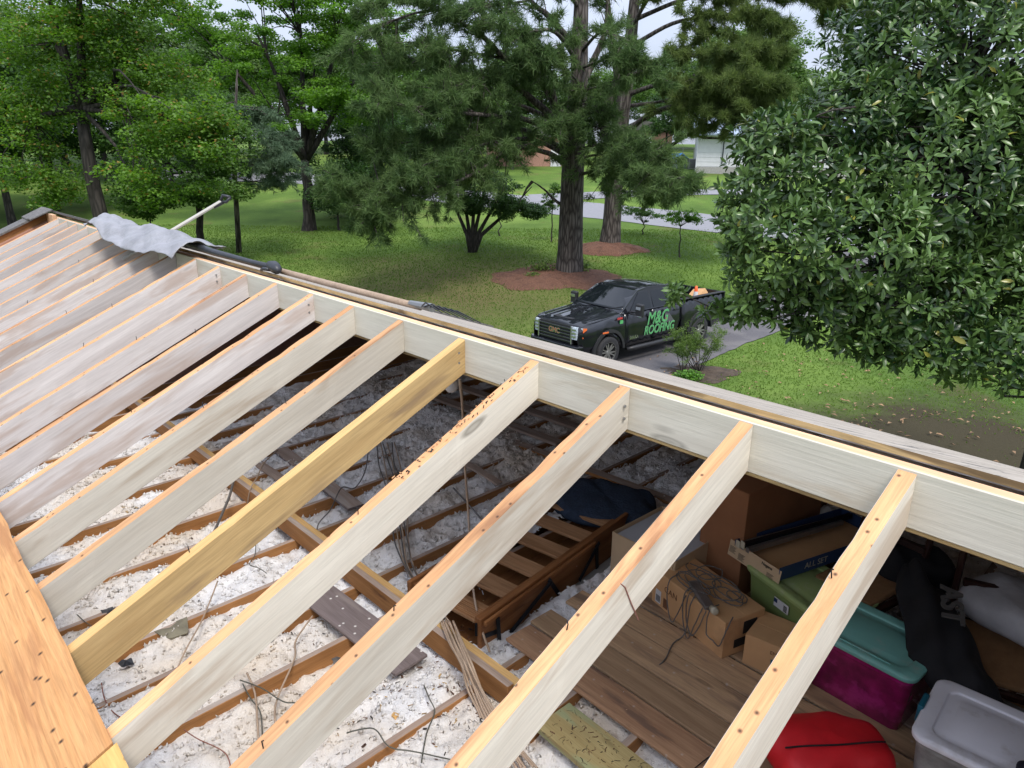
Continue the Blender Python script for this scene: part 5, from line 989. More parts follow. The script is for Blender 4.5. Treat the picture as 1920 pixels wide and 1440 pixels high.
# a small pine standing by itself on the left, pale brushes
b3 = gy(440, 33.5); a = 33.5
pine('white_pine', 'pale blue-green young pine between the slim oak and the maple trunk', b3, [([b3 - UZ * .2, T(440, 330, a), T(442, 200, a), T(445, 130, a)], [.13, .1, .07, .03])], [([(441, 300, a), (480, 310, a - 1), (530, 300, a - 2)], .04, 1.5), ([(441, 270, a), (400, 280, a - 1), (380, 290, a - 1)], .04, 1.2), ([(441, 240, a), (490, 250, a - 1), (520, 262, a - 1)], .04, 1.6), ([(441, 330, a), (470, 340, a), (500, 335, a)], .04, 1.2), ([(442, 200, a), (470, 200, a), (500, 215, a)], .03, 1.5), ([(442, 190, a), (410, 200, a), (390, 215, a)], .03, 1.3)], leafmat('pale_needles', (.07, .12, .07), (.14, .21, .12), .25, .6, spec=.2), 23, 1500, .26)
# --- magnolia on the right
def magnolia():
    rng = np.random.default_rng(77); Yc = 10.2; b = gy(2060, 9.6); t_ = thing('magnolia_tree', 'big dense magnolia with glossy dark leaves filling the right side', 'magnolia tree', Matrix.Translation(b))
    B = [(1830, 120, 10.4, 250, 190), (1710, 130, 10, 110, 90), (1645, 140, 10, 45, 60), (1590, 230, 9.6, 100, 80), (1560, 330, 9.3, 150, 90), (1440, 330, 8.9, 80, 110), (1410, 410, 8.6, 55, 60), (1470, 470, 8.6, 110, 90), (1600, 470, 8.6, 140, 120), (1760, 330, 9.3, 170, 170), (1880, 330, 9.6, 120, 200),
         (1700, 560, 8.8, 140, 100), (1560, 590, 8.6, 90, 55), (1850, 560, 9, 130, 110), (1465, 560, 8.6, 85, 45), (1390, 585, 8.7, 30, 22), (1345, 588, 8.9, 30, 9), (1268, 552, 9.0, 13, 9), (1720, 650, 8.4, 80, 38), (1620, 640, 8.4, 60, 34), (1890, 670, 8.2, 65, 70), (1800, 655, 8.3, 60, 60), (1880, 60, 10, 140, 120), (1900, 200, 10, 120, 120), (1440, 260, 9, 50, 35), (1390, 480, 8.6, 40, 30), (2050, 300, 10, 200, 330), (2120, 560, 8.6, 170, 150), (2150, 760, 7.6, 160, 120), (2330, 400, 8.5, 200, 300), (1850, -60, 10.6, 190, 130)]  # unseen lobes at far right, added to shade the ground below
    cs, ns = [], []
    for x, y, Y, rx, rz in B:
        p = at(x, y, Y); k = Y / FPX; r3 = np.array([rx * k, min(rx, rz * 1.3) * k * .9, rz * k]); area = (r3[0] * r3[2] + r3[0] * r3[1] + r3[1] * r3[2]); n = int(area * 138 * (.7 if x > 1930 or y < -20 else 1)) + 8
        d = unit(rng.normal(size=(n, 3))); sc_ = rng.uniform(.62, 1.04, (n, 1)); cs.append(np.array(p) + d * r3 * sc_); ns.append(unit(d / r3 + [0, 0, .25]))
    c = np.concatenate(cs); nn = np.concatenate(ns); keep = rng.random(len(c)) > .0
    # drop rosettes buried deep inside other blobs
    for x, y, Y, rx, rz in B:
        p = at(x, y, Y); k = Y / FPX; r3 = np.array([rx * k, min(rx, rz * 1.3) * k * .9, rz * k]); keep &= (np.linalg.norm((c - np.array(p)) / r3, axis=1) > .6)
    c, nn = c[keep], nn[keep]; n = len(c); per = 9
    # rosette frame
    ax = unit(nn + rng.normal(0, .35, (n, 3)) + [0, 0, .3]); t1 = unit(np.cross(ax, rng.normal(size=(n, 3)))); t2 = np.cross(ax, t1)
    ax, t1, t2, cc = [np.repeat(q, per, 0) for q in (ax, t1, t2, c)]; N_ = len(cc); ang_ = (np.tile(np.arange(per), n) * 2.4 + rng.uniform(0, .8, N_)); el = np.tile(np.linspace(-.25, 1.15, per), n) + rng.normal(0, .15, N_)
    out = t1 * np.cos(ang_)[:, None] + t2 * np.sin(ang_)[:, None]; d = unit(out * np.cos(el)[:, None] + ax * np.sin(el)[:, None]); sd_ = unit(np.cross(ax, out) + rng.normal(0, .2, (N_, 3))); up_ = unit(np.cross(sd_, d)); up_ *= np.sign((up_ * ax).sum(1, keepdims=True) + 1e-6)
    L_ = (.09 + .085 * rng.beta(2, 2, N_) + np.repeat(rng.uniform(-.02, .02, n), per))[:, None]; W_ = L_ * rng.uniform(.34, .42, (N_, 1)); o_ = cc + ax * (np.tile(np.linspace(0, .05, per), n))[:, None] + d * .015
    f = lambda a_, s_, h_: o_ + d * L_ * a_ + sd_ * W_ * .5 * s_ + up_ * L_ * h_
    V = np.stack([f(0, 0, 0), f(.33, .85, .05), f(.36, 0, .0), f(.33, -.85, .05), f(.70, .8, .02), f(.72, 0, -.03), f(.70, -.8, .02), f(1, 0, -.12)], 1).reshape(-1, 3)
    T_ = np.array([[0, 1, 2], [0, 2, 3], [1, 4, 2], [4, 5, 2], [2, 5, 6], [2, 6, 3], [4, 7, 5], [5, 7, 6]]); F = (np.arange(N_)[:, None, None] * 8 + T_[None]).reshape(-1, 3)
    npmesh('crown', V - np.array(b), F, MAGN, t_, M=Matrix.Translation(b), smooth=True)
    m = MB(); top = at(1800, 60, 10.4); m.tube([b - UZ * .2, b + UZ * 1.5, at(1960, 420, 9.9), top], [.2, .16, .11, .04], 10)
    for i in rng.choice(n, 260, replace=False):
        e = Vector(c[i]); s_ = b.lerp(top, max(.08, min(.9, (e.z - b.z) / (top.z - b.z) - .05))); rr_ = .010 + .006 * (e - s_).length; m.tube(limb(s_, e, .05, rng, 6, .05), [rr_ * (1 - .8 * j / 5) for j in range(6)], 5, cap=False)
    m.tube([at(1620, 520, 9.2), at(1480, 560, 8.9), at(1380, 580, 8.8), at(1330, 575, 8.9), at(1280, 552, 9.0)], [.04, .03, .018, .011, .005], 6)
    m.build('trunk', BARKB, t_, M=Matrix(), smooth=True); return n
magnolia()
# --- shrub in front of the truck, ground plants
b = base_at(1298, 700); sb = thing('shrub', 'thin feathery green shrub standing by the drive in front of the truck door', 'shrub', Matrix.Translation(b)); rng = np.random.default_rng(6); m = MB(); tips = []
for i in range(16):
    a_ = rng.uniform(-1, 1); e = at(1300 + a_ * 48 + rng.normal(0, 6), 625 + rng.uniform(-15, 40), b.y + rng.normal(0, .3)); s0 = b + Vector((rng.choice([-.28, .1, .2]) + rng.normal(0, .03), 0, -.05)); pl = limb(s0, e, .04, rng, 6, .04); m.tube(pl, [.014 * (1 - .8 * j / 5) for j in range(6)], 5); tips += [(np.array(pl[3]), np.array(pl[5]))] + [(np.array(pl[j]), np.array(pl[j]) + unit(rng.normal(size=3) * [1, 1, .5] + [0, 0, .5]) * .3) for j in (3, 4, 4, 5, 5)]
m.build('stem', BARKB, sb, M=Matrix(), smooth=True); A = np.array([a_ for a_, _ in tips]); Bq = np.array([b_ for _, b_ in tips]); k = rng.integers(0, len(tips), 9000); f_ = rng.uniform(.1, 1.15, (9000, 1)); c = A[k] * (1 - f_) + Bq[k] * f_ + rng.normal(0, .035, (9000, 3))
V, F = leaves(c, unit(rng.normal(size=c.shape) + [0, 0, 1]), .06, .016, rng, 0); npmesh('foliage', V - np.array(b), F, SHRUB, sb, M=Matrix.Translation(b))
def groundplant(label, px, py, r, n, sz, mt, seed, h=.25):
    b = base_at(px, py); rng = np.random.default_rng(seed); t_ = thing('ground_plant', label, 'plant', Matrix.Translation(b)); c = np.array(b) + unit(rng.normal(size=(n, 3))) * rng.random((n, 1)) ** .5 * [r, r * .7, h] + [0, 0, h * .8]
    V, F = leaves(c, unit(rng.normal(size=c.shape) + [0, 0, 2]), sz, sz * .6, rng); npmesh('foliage', V - np.array(b), F, mt, t_, M=Matrix.Translation(b)); m = MB()
    for i in range(8): m.tube([b, Vector(c[i])], [.008, .004], 4)
    m.build('stem', BARKB, t_, M=Matrix())
groundplant('bright green ivy clump at the foot of the feathery shrub', 1290, 712, .42, 420, .09, leafmat('ivy', (.06, .16, .02), (.16, .34, .05), .35, .5), 31, .14)
groundplant('bushy fern-like plant left of the front pine on the mulch', 1015, 512, .7, 500, .11, SHRUB, 32, .35)
groundplant('small yellow-green plant right of the front pine base', 1092, 512, .42, 240, .11, SHRUB, 33, .32)
groundplant('low plant at the left rim of the mulch ring', 998, 522, .4, 200, .09, SHRUB, 34, .15)
# --- background woods: individual trees
BG = []
protos = []
def bgtree(seed, mt, Hh=13.0, R_=5.0, name='background_tree'):
    rng = np.random.default_rng(seed); z0 = 0; bl = [(0, 0, Hh * .62, R_, R_, Hh * .34)] + [(R_ * .6 * math.cos(a_), R_ * .6 * math.sin(a_), Hh * rng.uniform(.4, .75), R_ * .5, R_ * .5, Hh * .17) for a_ in np.linspace(0, 6.28, 6)[:5]]
    return decid(name, 'x', (0, 0, 0), (0, 0, Hh * .4), .24, bl, 210, 90, .30, mt, BARKD, seed, clr=(.7, 1.3), flat=.5, nlimb=22, forks=[(R_ * .4, 0, Hh * .8), (-R_ * .4, .5, Hh * .85), (0, R_ * .4, Hh * .75)], shell=.35)
spots = [(-40, 62, 0, 1.1), (60, 58, 1, 1.0), (140, 66, 2, 1.1), (215, 58, 1, 1.1), (300, 70, 0, 1.2), (370, 64, 1, .9), (450, 76, 2, 1.1), (520, 80, 0, .9), (620, 78, 1, 1.0), (700, 84, 2, 1.0), (770, 74, 0, .8), (840, 86, 1, .9), (905, 80, 2, .75), (960, 92, 0, .9), (1010, 84, 1, .8), (1080, 96, 2, .9), (1150, 90, 0, .8), (1230, 100, 1, 1.0), (1300, 96, 2, 1.0), (1370, 88, 2, 1.25), (1430, 100, 0, 1.1), (1500, 92, 2, .75), (1560, 98, 0, .75), (1640, 90, 1, .9), (1760, 92, 0, .9), (1900, 90, 1, .9), (2050, 88, 0, 1.),
         (20, 40, 3, .8), (-260, 60, 1, 1.1), (-420, 54, 0, 1.), (-150, 80, 2, 1.1), (-340, 78, 0, 1.2), (-600, 62, 1, 1.1), (-520, 84, 2, 1.1), (-240, 46, 0, .9), (-60, 44, 3, .9), (-150, 38, 3, 1.0), (110, 46, 3, .75), (250, 47, 3, .7), (860, 62, 0, .42), (780, 60, 3, .45), (960, 66, 1, .45), (1240, 74, 3, .5), (1330, 78, 3, .4), (740, 70, 2, .5), (680, 62, 3, .5), (480, 62, 1, .6), (400, 56, 3, .6), (330, 54, 1, .55)]
lbls = {0: 'mid-green broadleaf tree', 1: 'dark green broadleaf tree', 2: 'pale yellow-green tree', 3: 'dark dense tree'}
def where(px, Y):
    side = 'at the far left behind the roof' if px < 250 else 'in the left woods' if px < 560 else 'behind the maple and dark evergreen' if px < 830 else 'beyond the road left of the pines' if px < 1070 else 'beyond the road behind the pines' if px < 1260 else 'behind the white house' if px < 1520 else 'far behind the magnolia'
    return side
prot = {}
for k, mt in ((0, MIDL), (1, leafmat('bg_green', (.03, .07, .014), (.085, .15, .035), .35, .6, cscale=.2)), (2, FARL), (3, DARKL)): prot[k] = bgtree(100 + k, mt)
used = set()
for px, Y, k, s_ in spots:
    pr_ = prot[k]
    if k in used:
        o = pr_.copy(); C.objects.link(o)
        kids = [c_.copy() for c_ in pr_.children]
        for c_ in kids: C.objects.link(c_); c_.parent = o
    else: o = pr_; used.add(k)
    p = gy(px, Y); o.matrix_world = Matrix.Translation(p) @ Matrix.Rotation(random.uniform(0, 6.28), 4, 'Z') @ Matrix.Scale(s_ * random.uniform(.92, 1.08), 4)
    tag(o, lbls[k] + ' ' + where(px, Y), 'tree', lbls[k] + 's ' + where(px, Y))
# --- buildings and garden things beyond the road
WSIDE = plain('white_siding', (.60, .60, .62), .6, .05, 3); MROOF = plain('pale_blue_metal_roof', (.38, .46, .58), .35, .05, 3, metal=.3); FOUND = plain('block_foundation', (.32, .31, .29), .9, .2, 8); GLASSD = plain('dark_glass', (.03, .035, .04), .1, .1); BRICKR = plain('red_brick', (.36, .20, .15), .9, .2, 10)
bh = gp(1345, 326); Mh = Matrix.Translation(bh) @ Matrix.Rotation(R(-12), 4, 'Z'); hs = thing('white_house', 'white sided house with pale blue metal roof beyond the lane', 'house', Mh)
k_ = bh.y / FPX; x0 = -1.9
MB().box(x0, 12, 0, 8, -.6, .55).build('foundation', FOUND, hs); m = MB().box(x0 + .03, 12, .03, 8, .56, 3.3); m.build('wall', WSIDE, hs)
for i in range(14): MB().box(x0 + .01, 12, .01, .028, .62 + i * .19, .63 + i * .19).build('siding_lap', WSIDE, hs) if i % 2 == 0 else None
MB().add([(x0 - .4, -.9, 3.15), (12.4, -.9, 3.15), (12.4, 4, 4.7), (x0 - .4, 4, 4.7), (x0 - .4, -.9, 3.27), (12.4, -.9, 3.27), (12.4, 4, 4.82), (x0 - .4, 4, 4.82)], [(0, 1, 2, 3), (7, 6, 5, 4), (0, 4, 5, 1), (1, 5, 6, 2), (2, 6, 7, 3), (3, 7, 4, 0)]).add([(x0 - .4, 8.9, 3.15), (12.4, 8.9, 3.15), (12.4, 4.01, 4.7), (x0 - .4, 4.01, 4.7), (x0 - .4, 8.9, 3.27), (12.4, 8.9, 3.27), (12.4, 4.01, 4.82), (x0 - .4, 4.01, 4.82)], [(0, 1, 2, 3), (7, 6, 5, 4), (0, 4, 5, 1), (1, 5, 6, 2), (2, 6, 7, 3), (3, 7, 4, 0)]).build('roof', MROOF, hs)
for i, wx in enumerate((3.4, 6.2)):
    f = MB().box(wx, wx + 1.2, -.03, .02, 1.7, 2.9); f = f.build('window', WSIDE, hs); MB().box(wx + .08, wx + 1.12, -.045, -.031, 1.78, 2.82).build('pane', GLASSD, f, M=Mh)
MB().box(x0 + .0, x0 + .1, -.03, .0, .5, 3.1).build('corner_trim', WSIDE, hs, bevel=.01); MB().tube([(x0 + 2.2, -.08, 3.0), (x0 + 2.2, -.08, .8)], .05, 6).build('downpipe', GLASSD, hs); MB().tube([(x0 + 3.6, -.3, .9), (x0 + 3.6, -.3, -.4)], .09, 8).build('vent_pipe', WSIDE, hs)
ac = thing('air_conditioner', 'grey air conditioner unit beside the left end of the white house', 'air conditioner', Matrix.Translation(gp(1299, 318))); MB().box(-.5, .5, -.4, .4, 0, .95).build('casing', METAL, ac, bevel=.04); m = MB()
for i in range(9): m.box(-.44, .1, -.415, -.401, .12 + i * .085, .16 + i * .085)
m.build('grille', BLACKM, ac)
dh = thing('doghouse', 'small grey doghouse with a blue roof left of the white house', 'doghouse', Matrix.Translation(gp(1269, 316)) @ Matrix.Rotation(R(20), 4, 'Z')); MB().prism([(-.55, 0), (.55, 0), (.55, .9), (0, 1.25), (-.55, .9)], -.6, .6).build('wall', plain('grey_wood', (.12, .15, .17), .8, .2), dh); m = MB()
for s_ in (-1, 1): m.add([(0, -.75, 1.36), (0, .75, 1.36), (s_ * .75, .75, .88), (s_ * .75, -.75, .88), (0, -.75, 1.28), (0, .75, 1.28), (s_ * .75, .75, .80), (s_ * .75, -.75, .80)], [(0, 1, 2, 3), (7, 6, 5, 4), (0, 4, 5, 1), (1, 5, 6, 2), (2, 6, 7, 3), (3, 7, 4, 0)])
m.build('roof', plain('blue_roof', (.06, .20, .5), .5, .1), dh); MB().prism([(-.25, .02), (.25, .02), (.25, .55), (0, .72), (-.25, .55)], -.62, -.603).build('doorway', BLACKM, dh)
fb = thing('wire_fence', 'low wire fence with grey posts running behind the doghouse', 'fence', Matrix.Translation(gp(1240, 300)))
fa, fe = gp(1150, 303), gp(1300, 301)
for i in range(8): p = fa.lerp(fe, i / 7); p.z = gz(p.x, p.y); MB().tube([p, p + UZ * 1.25], .04, 6).build('post', METAL, fb, M=Matrix())
for h_ in (.1, .65, 1.2): MB().tube([Vector((q.x, q.y, gz(q.x, q.y) + h_)) for q in (fa.lerp(fe, i / 7) for i in range(8))], .018, 5).build('rail', METAL, fb, M=Matrix())
bb = gp(1020, 312); hb = thing('brick_house', 'low red brick house glimpsed between the front pine and the small tree', 'house', Matrix.Translation(bb) @ Matrix.Rotation(R(5), 4, 'Z')); MB().box(-5, 3, 0, 7, -.5, 2.6).build('wall', BRICKR, hb); MB().prism([(-5.5, 2.6), (3.5, 2.6), (2, 4.2), (-4, 4.2)], -.5, 7.5).build('roof', SHINGLE, hb)
MB().box(.6, 1.6, -.05, .0, .0, 2.1).build('door', WSIDE, hb)
b4 = gp(1212, 284); rbn = thing('red_shed', 'small rust-red shed far behind the trees left of the white house', 'shed', Matrix.Translation(b4)); MB().box(-3, 3, 0, 5, -.3, 2.4).build('wall', plain('rust_brown', (.14, .075, .055), .9, .2), rbn); MB().prism([(-3.3, 2.4), (3.3, 2.4), (0, 4)], -.3, 5.3).build('roof', SHINGLE, rbn); MB().box(-.5, .5, -.05, -.01, 1.0, 1.8).build('window', WSIDE, rbn)

# ------------------------------------------------------------ the truck
m, t, b, N, Lk = newmat('black_car_paint'); b.inputs['Base Color'].default_value = (.006, .007, .010, 1); b.inputs['Roughness'].default_value = .4; b.inputs['Specular IOR Level'].default_value = .1; b.inputs['Coat Weight'].default_value = 1.0; b.inputs['Coat Roughness'].default_value = .02; PAINT = m
m, t, b, N, Lk = newmat('tinted_glass'); b.inputs['Base Color'].default_value = (.006, .008, .01, 1); b.inputs['Roughness'].default_value = .03; b.inputs['Specular IOR Level'].default_value = .45; GLASS = m
TRIM = plain('black_trim', (.02, .02, .022), .5, .1); GRILLE = plain('dark_chrome', (.10, .105, .11), .25, .1, metal=.8); CHROME = plain('bright_chrome', (.55, .56, .58), .2, .05, metal=.9); TYRE = plain('tyre_rubber', (.022, .022, .024), .8, .15, 20, .004); LAMP = plain('lamp_glass', (.55, .62, .68), .12, .5, 30); AMBER = plain('amber_lamp', (.75, .16, .04), .3, .1); LINER = plain('bed_liner', (.02, .022, .026), .75, .3, 10, .004)
LGREEN = plain('logo_green', (.10, .42, .14), .5, .05); LEDGE = plain('logo_pale_green', (.35, .68, .40), .5, .05); REDM = plain('emblem_red', (.45, .05, .05), .3, .05); LGREY = plain('logo_grey', (.09, .09, .10), .5, .1)
TM = Matrix.Translation((TX.x, TX.y, float(gz(TX.x, TX.y)) + .025)) @ Matrix.Rotation(TYAW, 4, 'Z'); trk = thing('pickup_truck', 'black crew-cab pickup truck with green roofing logo on its door parked on the drive', 'pickup truck', TM)
def arc(cx, cz, r, a0, a1, n=14): return [(cx + r * math.cos(R(a0 + (a1 - a0) * i / n)), cz + r * math.sin(R(a0 + (a1 - a0) * i / n))) for i in range(n + 1)]
WB = 4.05; WR = .43; AR = .54
# lofted lower body: side stations give half-width at several heights
def body_half(x, z):
    w_ = 1.0
    if x > .45: w_ -= .20 * ((x - .45) / .60) ** 2
    if z > 1.05: w_ -= .10 * (z - 1.05) / .35
    if z < .7: w_ -= .04 * (.7 - z) / .25
    return w_
def side_panel(poly, sgn, thick, name, mt):
    bm = bmesh.new(); vs = [bm.verts.new((x, 0, z)) for x, z in poly]; f = bm.faces.new(vs); bmesh.ops.triangulate(bm, faces=[f])
    for _ in range(3):
        es = [e for e in bm.edges if e.calc_length() > .28]; bmesh.ops.subdivide_edges(bm, edges=es, cuts=1); bmesh.ops.triangulate(bm, faces=bm.faces[:])
    for v_ in bm.verts: v_.co.y = sgn * body_half(v_.co.x, v_.co.z)
    me = bpy.data.meshes.new(name); bm.to_mesh(me); bm.free(); me.materials.append(mt); me.polygons.foreach_set('use_smooth', [True] * len(me.polygons)); o = bpy.data.objects.new(name, me); C.objects.link(o); setw(o, TM, trk)
    q = o.modifiers.new('s', 'SOLIDIFY'); q.thickness = thick; q.offset = -1 if sgn < 0 else 1; q.offset = 0; return o
for sg in (1, -1):
    fend = [(-.62, .50)] + arc(0, WR, AR, 172, 8) + [(.62, .50), (.80, .50), (.98, .62), (1.02, .90), (.98, 1.20), (.80, 1.255), (.2, 1.31), (-.60, 1.39), (-.62, 1.39)]
    side_panel(fend, sg, .03, 'fender', PAINT)
    side_panel([(-.635, .50), (-.635, 1.40), (-1.79, 1.40), (-1.79, .50)], sg, .03, 'front_door', PAINT)
    side_panel([(-1.805, .50), (-1.805, 1.40), (-3.06, 1.42), (-3.06, .95), (-2.85, .50)], sg, .03, 'rear_door', PAINT)
    bedp = [(-3.10, .50), (-3.10, 1.46), (-5.25, 1.48), (-5.30, .62), (-4.75, .50)] + arc(-WB, WR, AR, 8, 172)
    side_panel(bedp, sg, .05, 'bed_side', PAINT)
    for cx in (0, -WB):
        pts = arc(cx, WR, AR + .005, 176, 4, 18); m = MB()
        for i in range(len(pts) - 1):
            (x0_, z0_), (x1_, z1_) = pts[i], pts[i + 1]; k0 = (AR + .085) / AR; ox0, oz0, ox1, oz1 = cx + (x0_ - cx) * k0, WR + (z0_ - WR) * k0, cx + (x1_ - cx) * k0, WR + (z1_ - WR) * k0; yo = sg * (1.05 if cx else 1.045); yi = sg * .93
            m.add([(x0_, yo, z0_), (x1_, yo, z1_), (ox1, yo - sg * .01, oz1), (ox0, yo - sg * .01, oz0), (x0_, yi, z0_), (x1_, yi, z1_), (ox1, yi, oz1), (ox0, yi, oz0)], [(0, 1, 2, 3), (7, 6, 5, 4), (0, 4, 5, 1), (2, 6, 7, 3)])
        m.build('wheel_arch', TRIM, trk, smooth=False)
    MB().tube([(-.75, sg * 1.0, .40), (-.9, sg * 1.08, .42), (-2.9, sg * 1.08, .42), (-3.05, sg * 1.0, .40)], [.05, .065, .065, .05], 8).build('running_board', TRIM, trk, smooth=True)
    # door glass follows the inward lean of the cab
    def G(x, t_): return (x, sg * (.945 + (.735 - .945) * t_ + .008), 1.40 + (1.90 - 1.40) * t_)
    def pane(name, lo, hi, a0, a1, mt=GLASS, e=0):
        m = MB(); vs = [Vector(G(lo[0], a0)), Vector(G(lo[1], a0)), Vector(G(hi[1], a1)), Vector(G(hi[0], a1))]; off = Vector((0, sg * (.004 + e), .001)); m.add([q + off for q in vs] + [q - off * .5 for q in vs], [(0, 1, 2, 3), (7, 6, 5, 4), (0, 4, 5, 1), (1, 5, 6, 2), (2, 6, 7, 3), (3, 7, 4, 0)]); return m.build(name, mt, trk)
    pane('front_door_glass', (-.86, -1.76), (-1.36, -1.76), .05, .90); pane('rear_door_glass', (-1.86, -2.78), (-1.86, -2.66), .05, .90)
    # tow mirror
    my = sg * 1.2
    MB().tube([(-.86, sg * .97, 1.42), (-.88, sg * 1.14, 1.43)], .03, 6).tube([(-.86, sg * .97, 1.36), (-.88, sg * 1.14, 1.36)], .025, 6).build('mirror_arm', TRIM, trk)
    MB().box(-.99, -.86, min(sg * 1.10, sg * 1.34), max(sg * 1.10, sg * 1.34), 1.30, 1.66).build('mirror', TRIM, trk, bevel=.04, seg=3)
    MB().box(-.856, -.850, min(sg * 1.14, sg * 1.30), max(sg * 1.14, sg * 1.30), 1.50, 1.58).build('mirror_lamp', CHROME, trk, bevel=.004)
    MB().box(-.90, -.848, min(sg * 1.12, sg * 1.33), max(sg * 1.12, sg * 1.33), 1.315, 1.335).build('mirror_trim', CHROME, trk, bevel=.004)
    for dx_ in (-1.62, -2.86): MB().box(dx_ - .1, dx_ + .1, min(sg * .985, sg * 1.02), max(sg * .985, sg * 1.02), 1.21, 1.245).build('door_handle', PAINT, trk, bevel=.01)
    MB().box(.08, .30, sg * 1.045 - .008, sg * 1.045 + .012, .98, 1.02, M=Matrix.Rotation(0, 4, 'Y')).build('side_marker', AMBER, trk, bevel=.004)
    # front lamps wrap the corner
    y0, y1 = sorted((sg * .60, sg * .86)); lpz = MB().add([(1.035 - .00, sg * .60, .88), (1.0, sg * .80, .88), (.90, sg * .90, .90), (.88, sg * .885, 1.19), (.985, sg * .80, 1.20), (1.02, sg * .60, 1.20), (.9, sg * .60, .88), (.8, sg * .8, .88), (.8, sg * .8, 1.2), (.9, sg * .6, 1.2)], [(0, 1, 4, 5), (1, 2, 3, 4), (0, 5, 9, 6), (2, 7, 8, 3), (3, 8, 9, 5, 4), (0, 6, 7, 2, 1)]); hl = lpz.build('headlight', LAMP, trk)
    MB().add([(.905, sg * .906, .92), (.80, sg * .935, .96), (.78, sg * .93, 1.18), (.885, sg * .893, 1.19), (.8, sg * .85, .95), (.8, sg * .85, 1.18)], [(0, 1, 2, 3), (0, 4, 1), (3, 2, 5), (0, 3, 5, 4), (1, 4, 5, 2)]).build('turn_lamp', AMBER, trk)
    for zz in (.93, 1.02, 1.11): MB().box(1.025, 1.04, min(sg * .63, sg * .78), max(sg * .63, sg * .78), zz, zz + .055, M=None).build('lamp_cell', CHROME, hl, M=TM, bevel=.006)
# hood: bulged grid
def hood(s_, t_):
    x = .98 - 1.58 * s_; hw = .86 + .07 * s_; y = (t_ - .5) * 2 * hw; z = 1.235 + .15 * s_ + .035 * (1 - (2 * t_ - 1) ** 4)
    z += .03 * max(0, 1 - abs(abs(2 * t_ - 1) - .0) / .42) ** .5 * (s_ > .03) + .018 * math.exp(-((abs(2 * t_ - 1) - .68) / .07) ** 2) * min(1, s_ * 5); z -= .05 * max(0, 1 - s_ * 9); x += -.08 * abs(2 * t_ - 1) ** 3 * (1 - s_)
    return Vector((x, y, z))
sheet_grid('hood', 24, 44, hood, [PAINT], trk, TM, thick=.02)
MB().box(.62, .78, -.34, .34, 1.315, 1.335).build('hood_vent', TRIM, trk, bevel=.01)
MB().box(-.75, .82, -.84, .84, .75, 1.2).build('engine_block', TRIM, trk)
# cab greenhouse as a loft along x
cs_ = [(-.50, 1.375, .93, 1.385, .90), (-.62, 1.38, .945, 1.47, .91), (-1.0, 1.385, .95, 1.71, .83), (-1.35, 1.385, .95, 1.905, .745), (-1.75, 1.385, .95, 1.965, .735), (-2.3, 1.385, .95, 1.965, .73), (-2.75, 1.385, .95, 1.92, .72), (-2.98, 1.385, .95, 1.80, .75), (-3.06, 1.385, .93, 1.42, .90)]
m = MB(); nn = 13
for x, zb, wb_, zt, wt_ in cs_:
    ring = [(-wb_, zb)] + [(-wt_, zt - .03)] + [(-wt_ + wt_ * 2 * k / 8, zt + .035 * math.sin(math.pi * k / 8) * (1 if zt > 1.6 else .2)) for k in range(9)] + [(wt_, zt - .03), (wb_, zb)]
    m.v += [(x, y, z) for y, z in ring]
for i in range(len(cs_) - 1):
    for k in range(nn - 1): m.f.append((i * nn + k, i * nn + k + 1, (i + 1) * nn + k + 1, (i + 1) * nn + k)); m.m.append(0)
m.f += [tuple(range(nn)), tuple(range((len(cs_) - 1) * nn, len(cs_) * nn))]; m.m += [0, 0]
o = m.build('cab', PAINT, trk, smooth=True); q = o.modifiers.new('b', 'BEVEL'); q.width = .02; q.segments = 2; q.limit_method = 'ANGLE'; q.angle_limit = R(25)
def wsf(s_, t_): a_ = (t_ - .5) * 2; x = -.585 - .735 * s_ - .05 * a_ * a_; hw = .87 - .15 * s_; return Vector((x + .012, a_ * hw, 1.455 + .445 * s_ + .035 * (1 - a_ * a_) * s_ + .016))
sheet_grid('windshield', 12, 20, wsf, [GLASS], trk, TM, thick=.008)
for y0 in (-.35, .4): MB().tube([(-.53, y0, 1.43), (-.72, y0 + .42, 1.56)], .008, 5).build('wiper', TRIM, trk)
MB().add([(-2.99, -.62, 1.5), (-2.99, .62, 1.5), (-2.955, .58, 1.78), (-2.955, -.58, 1.78), (-3.07, -.62, 1.5), (-3.07, .62, 1.5), (-3.02, .58, 1.78), (-3.02, -.58, 1.78)], [(0, 1, 2, 3), (7, 6, 5, 4), (0, 4, 5, 1), (1, 5, 6, 2), (2, 6, 7, 3), (3, 7, 4, 0)]).build('rear_glass', GLASS, trk)
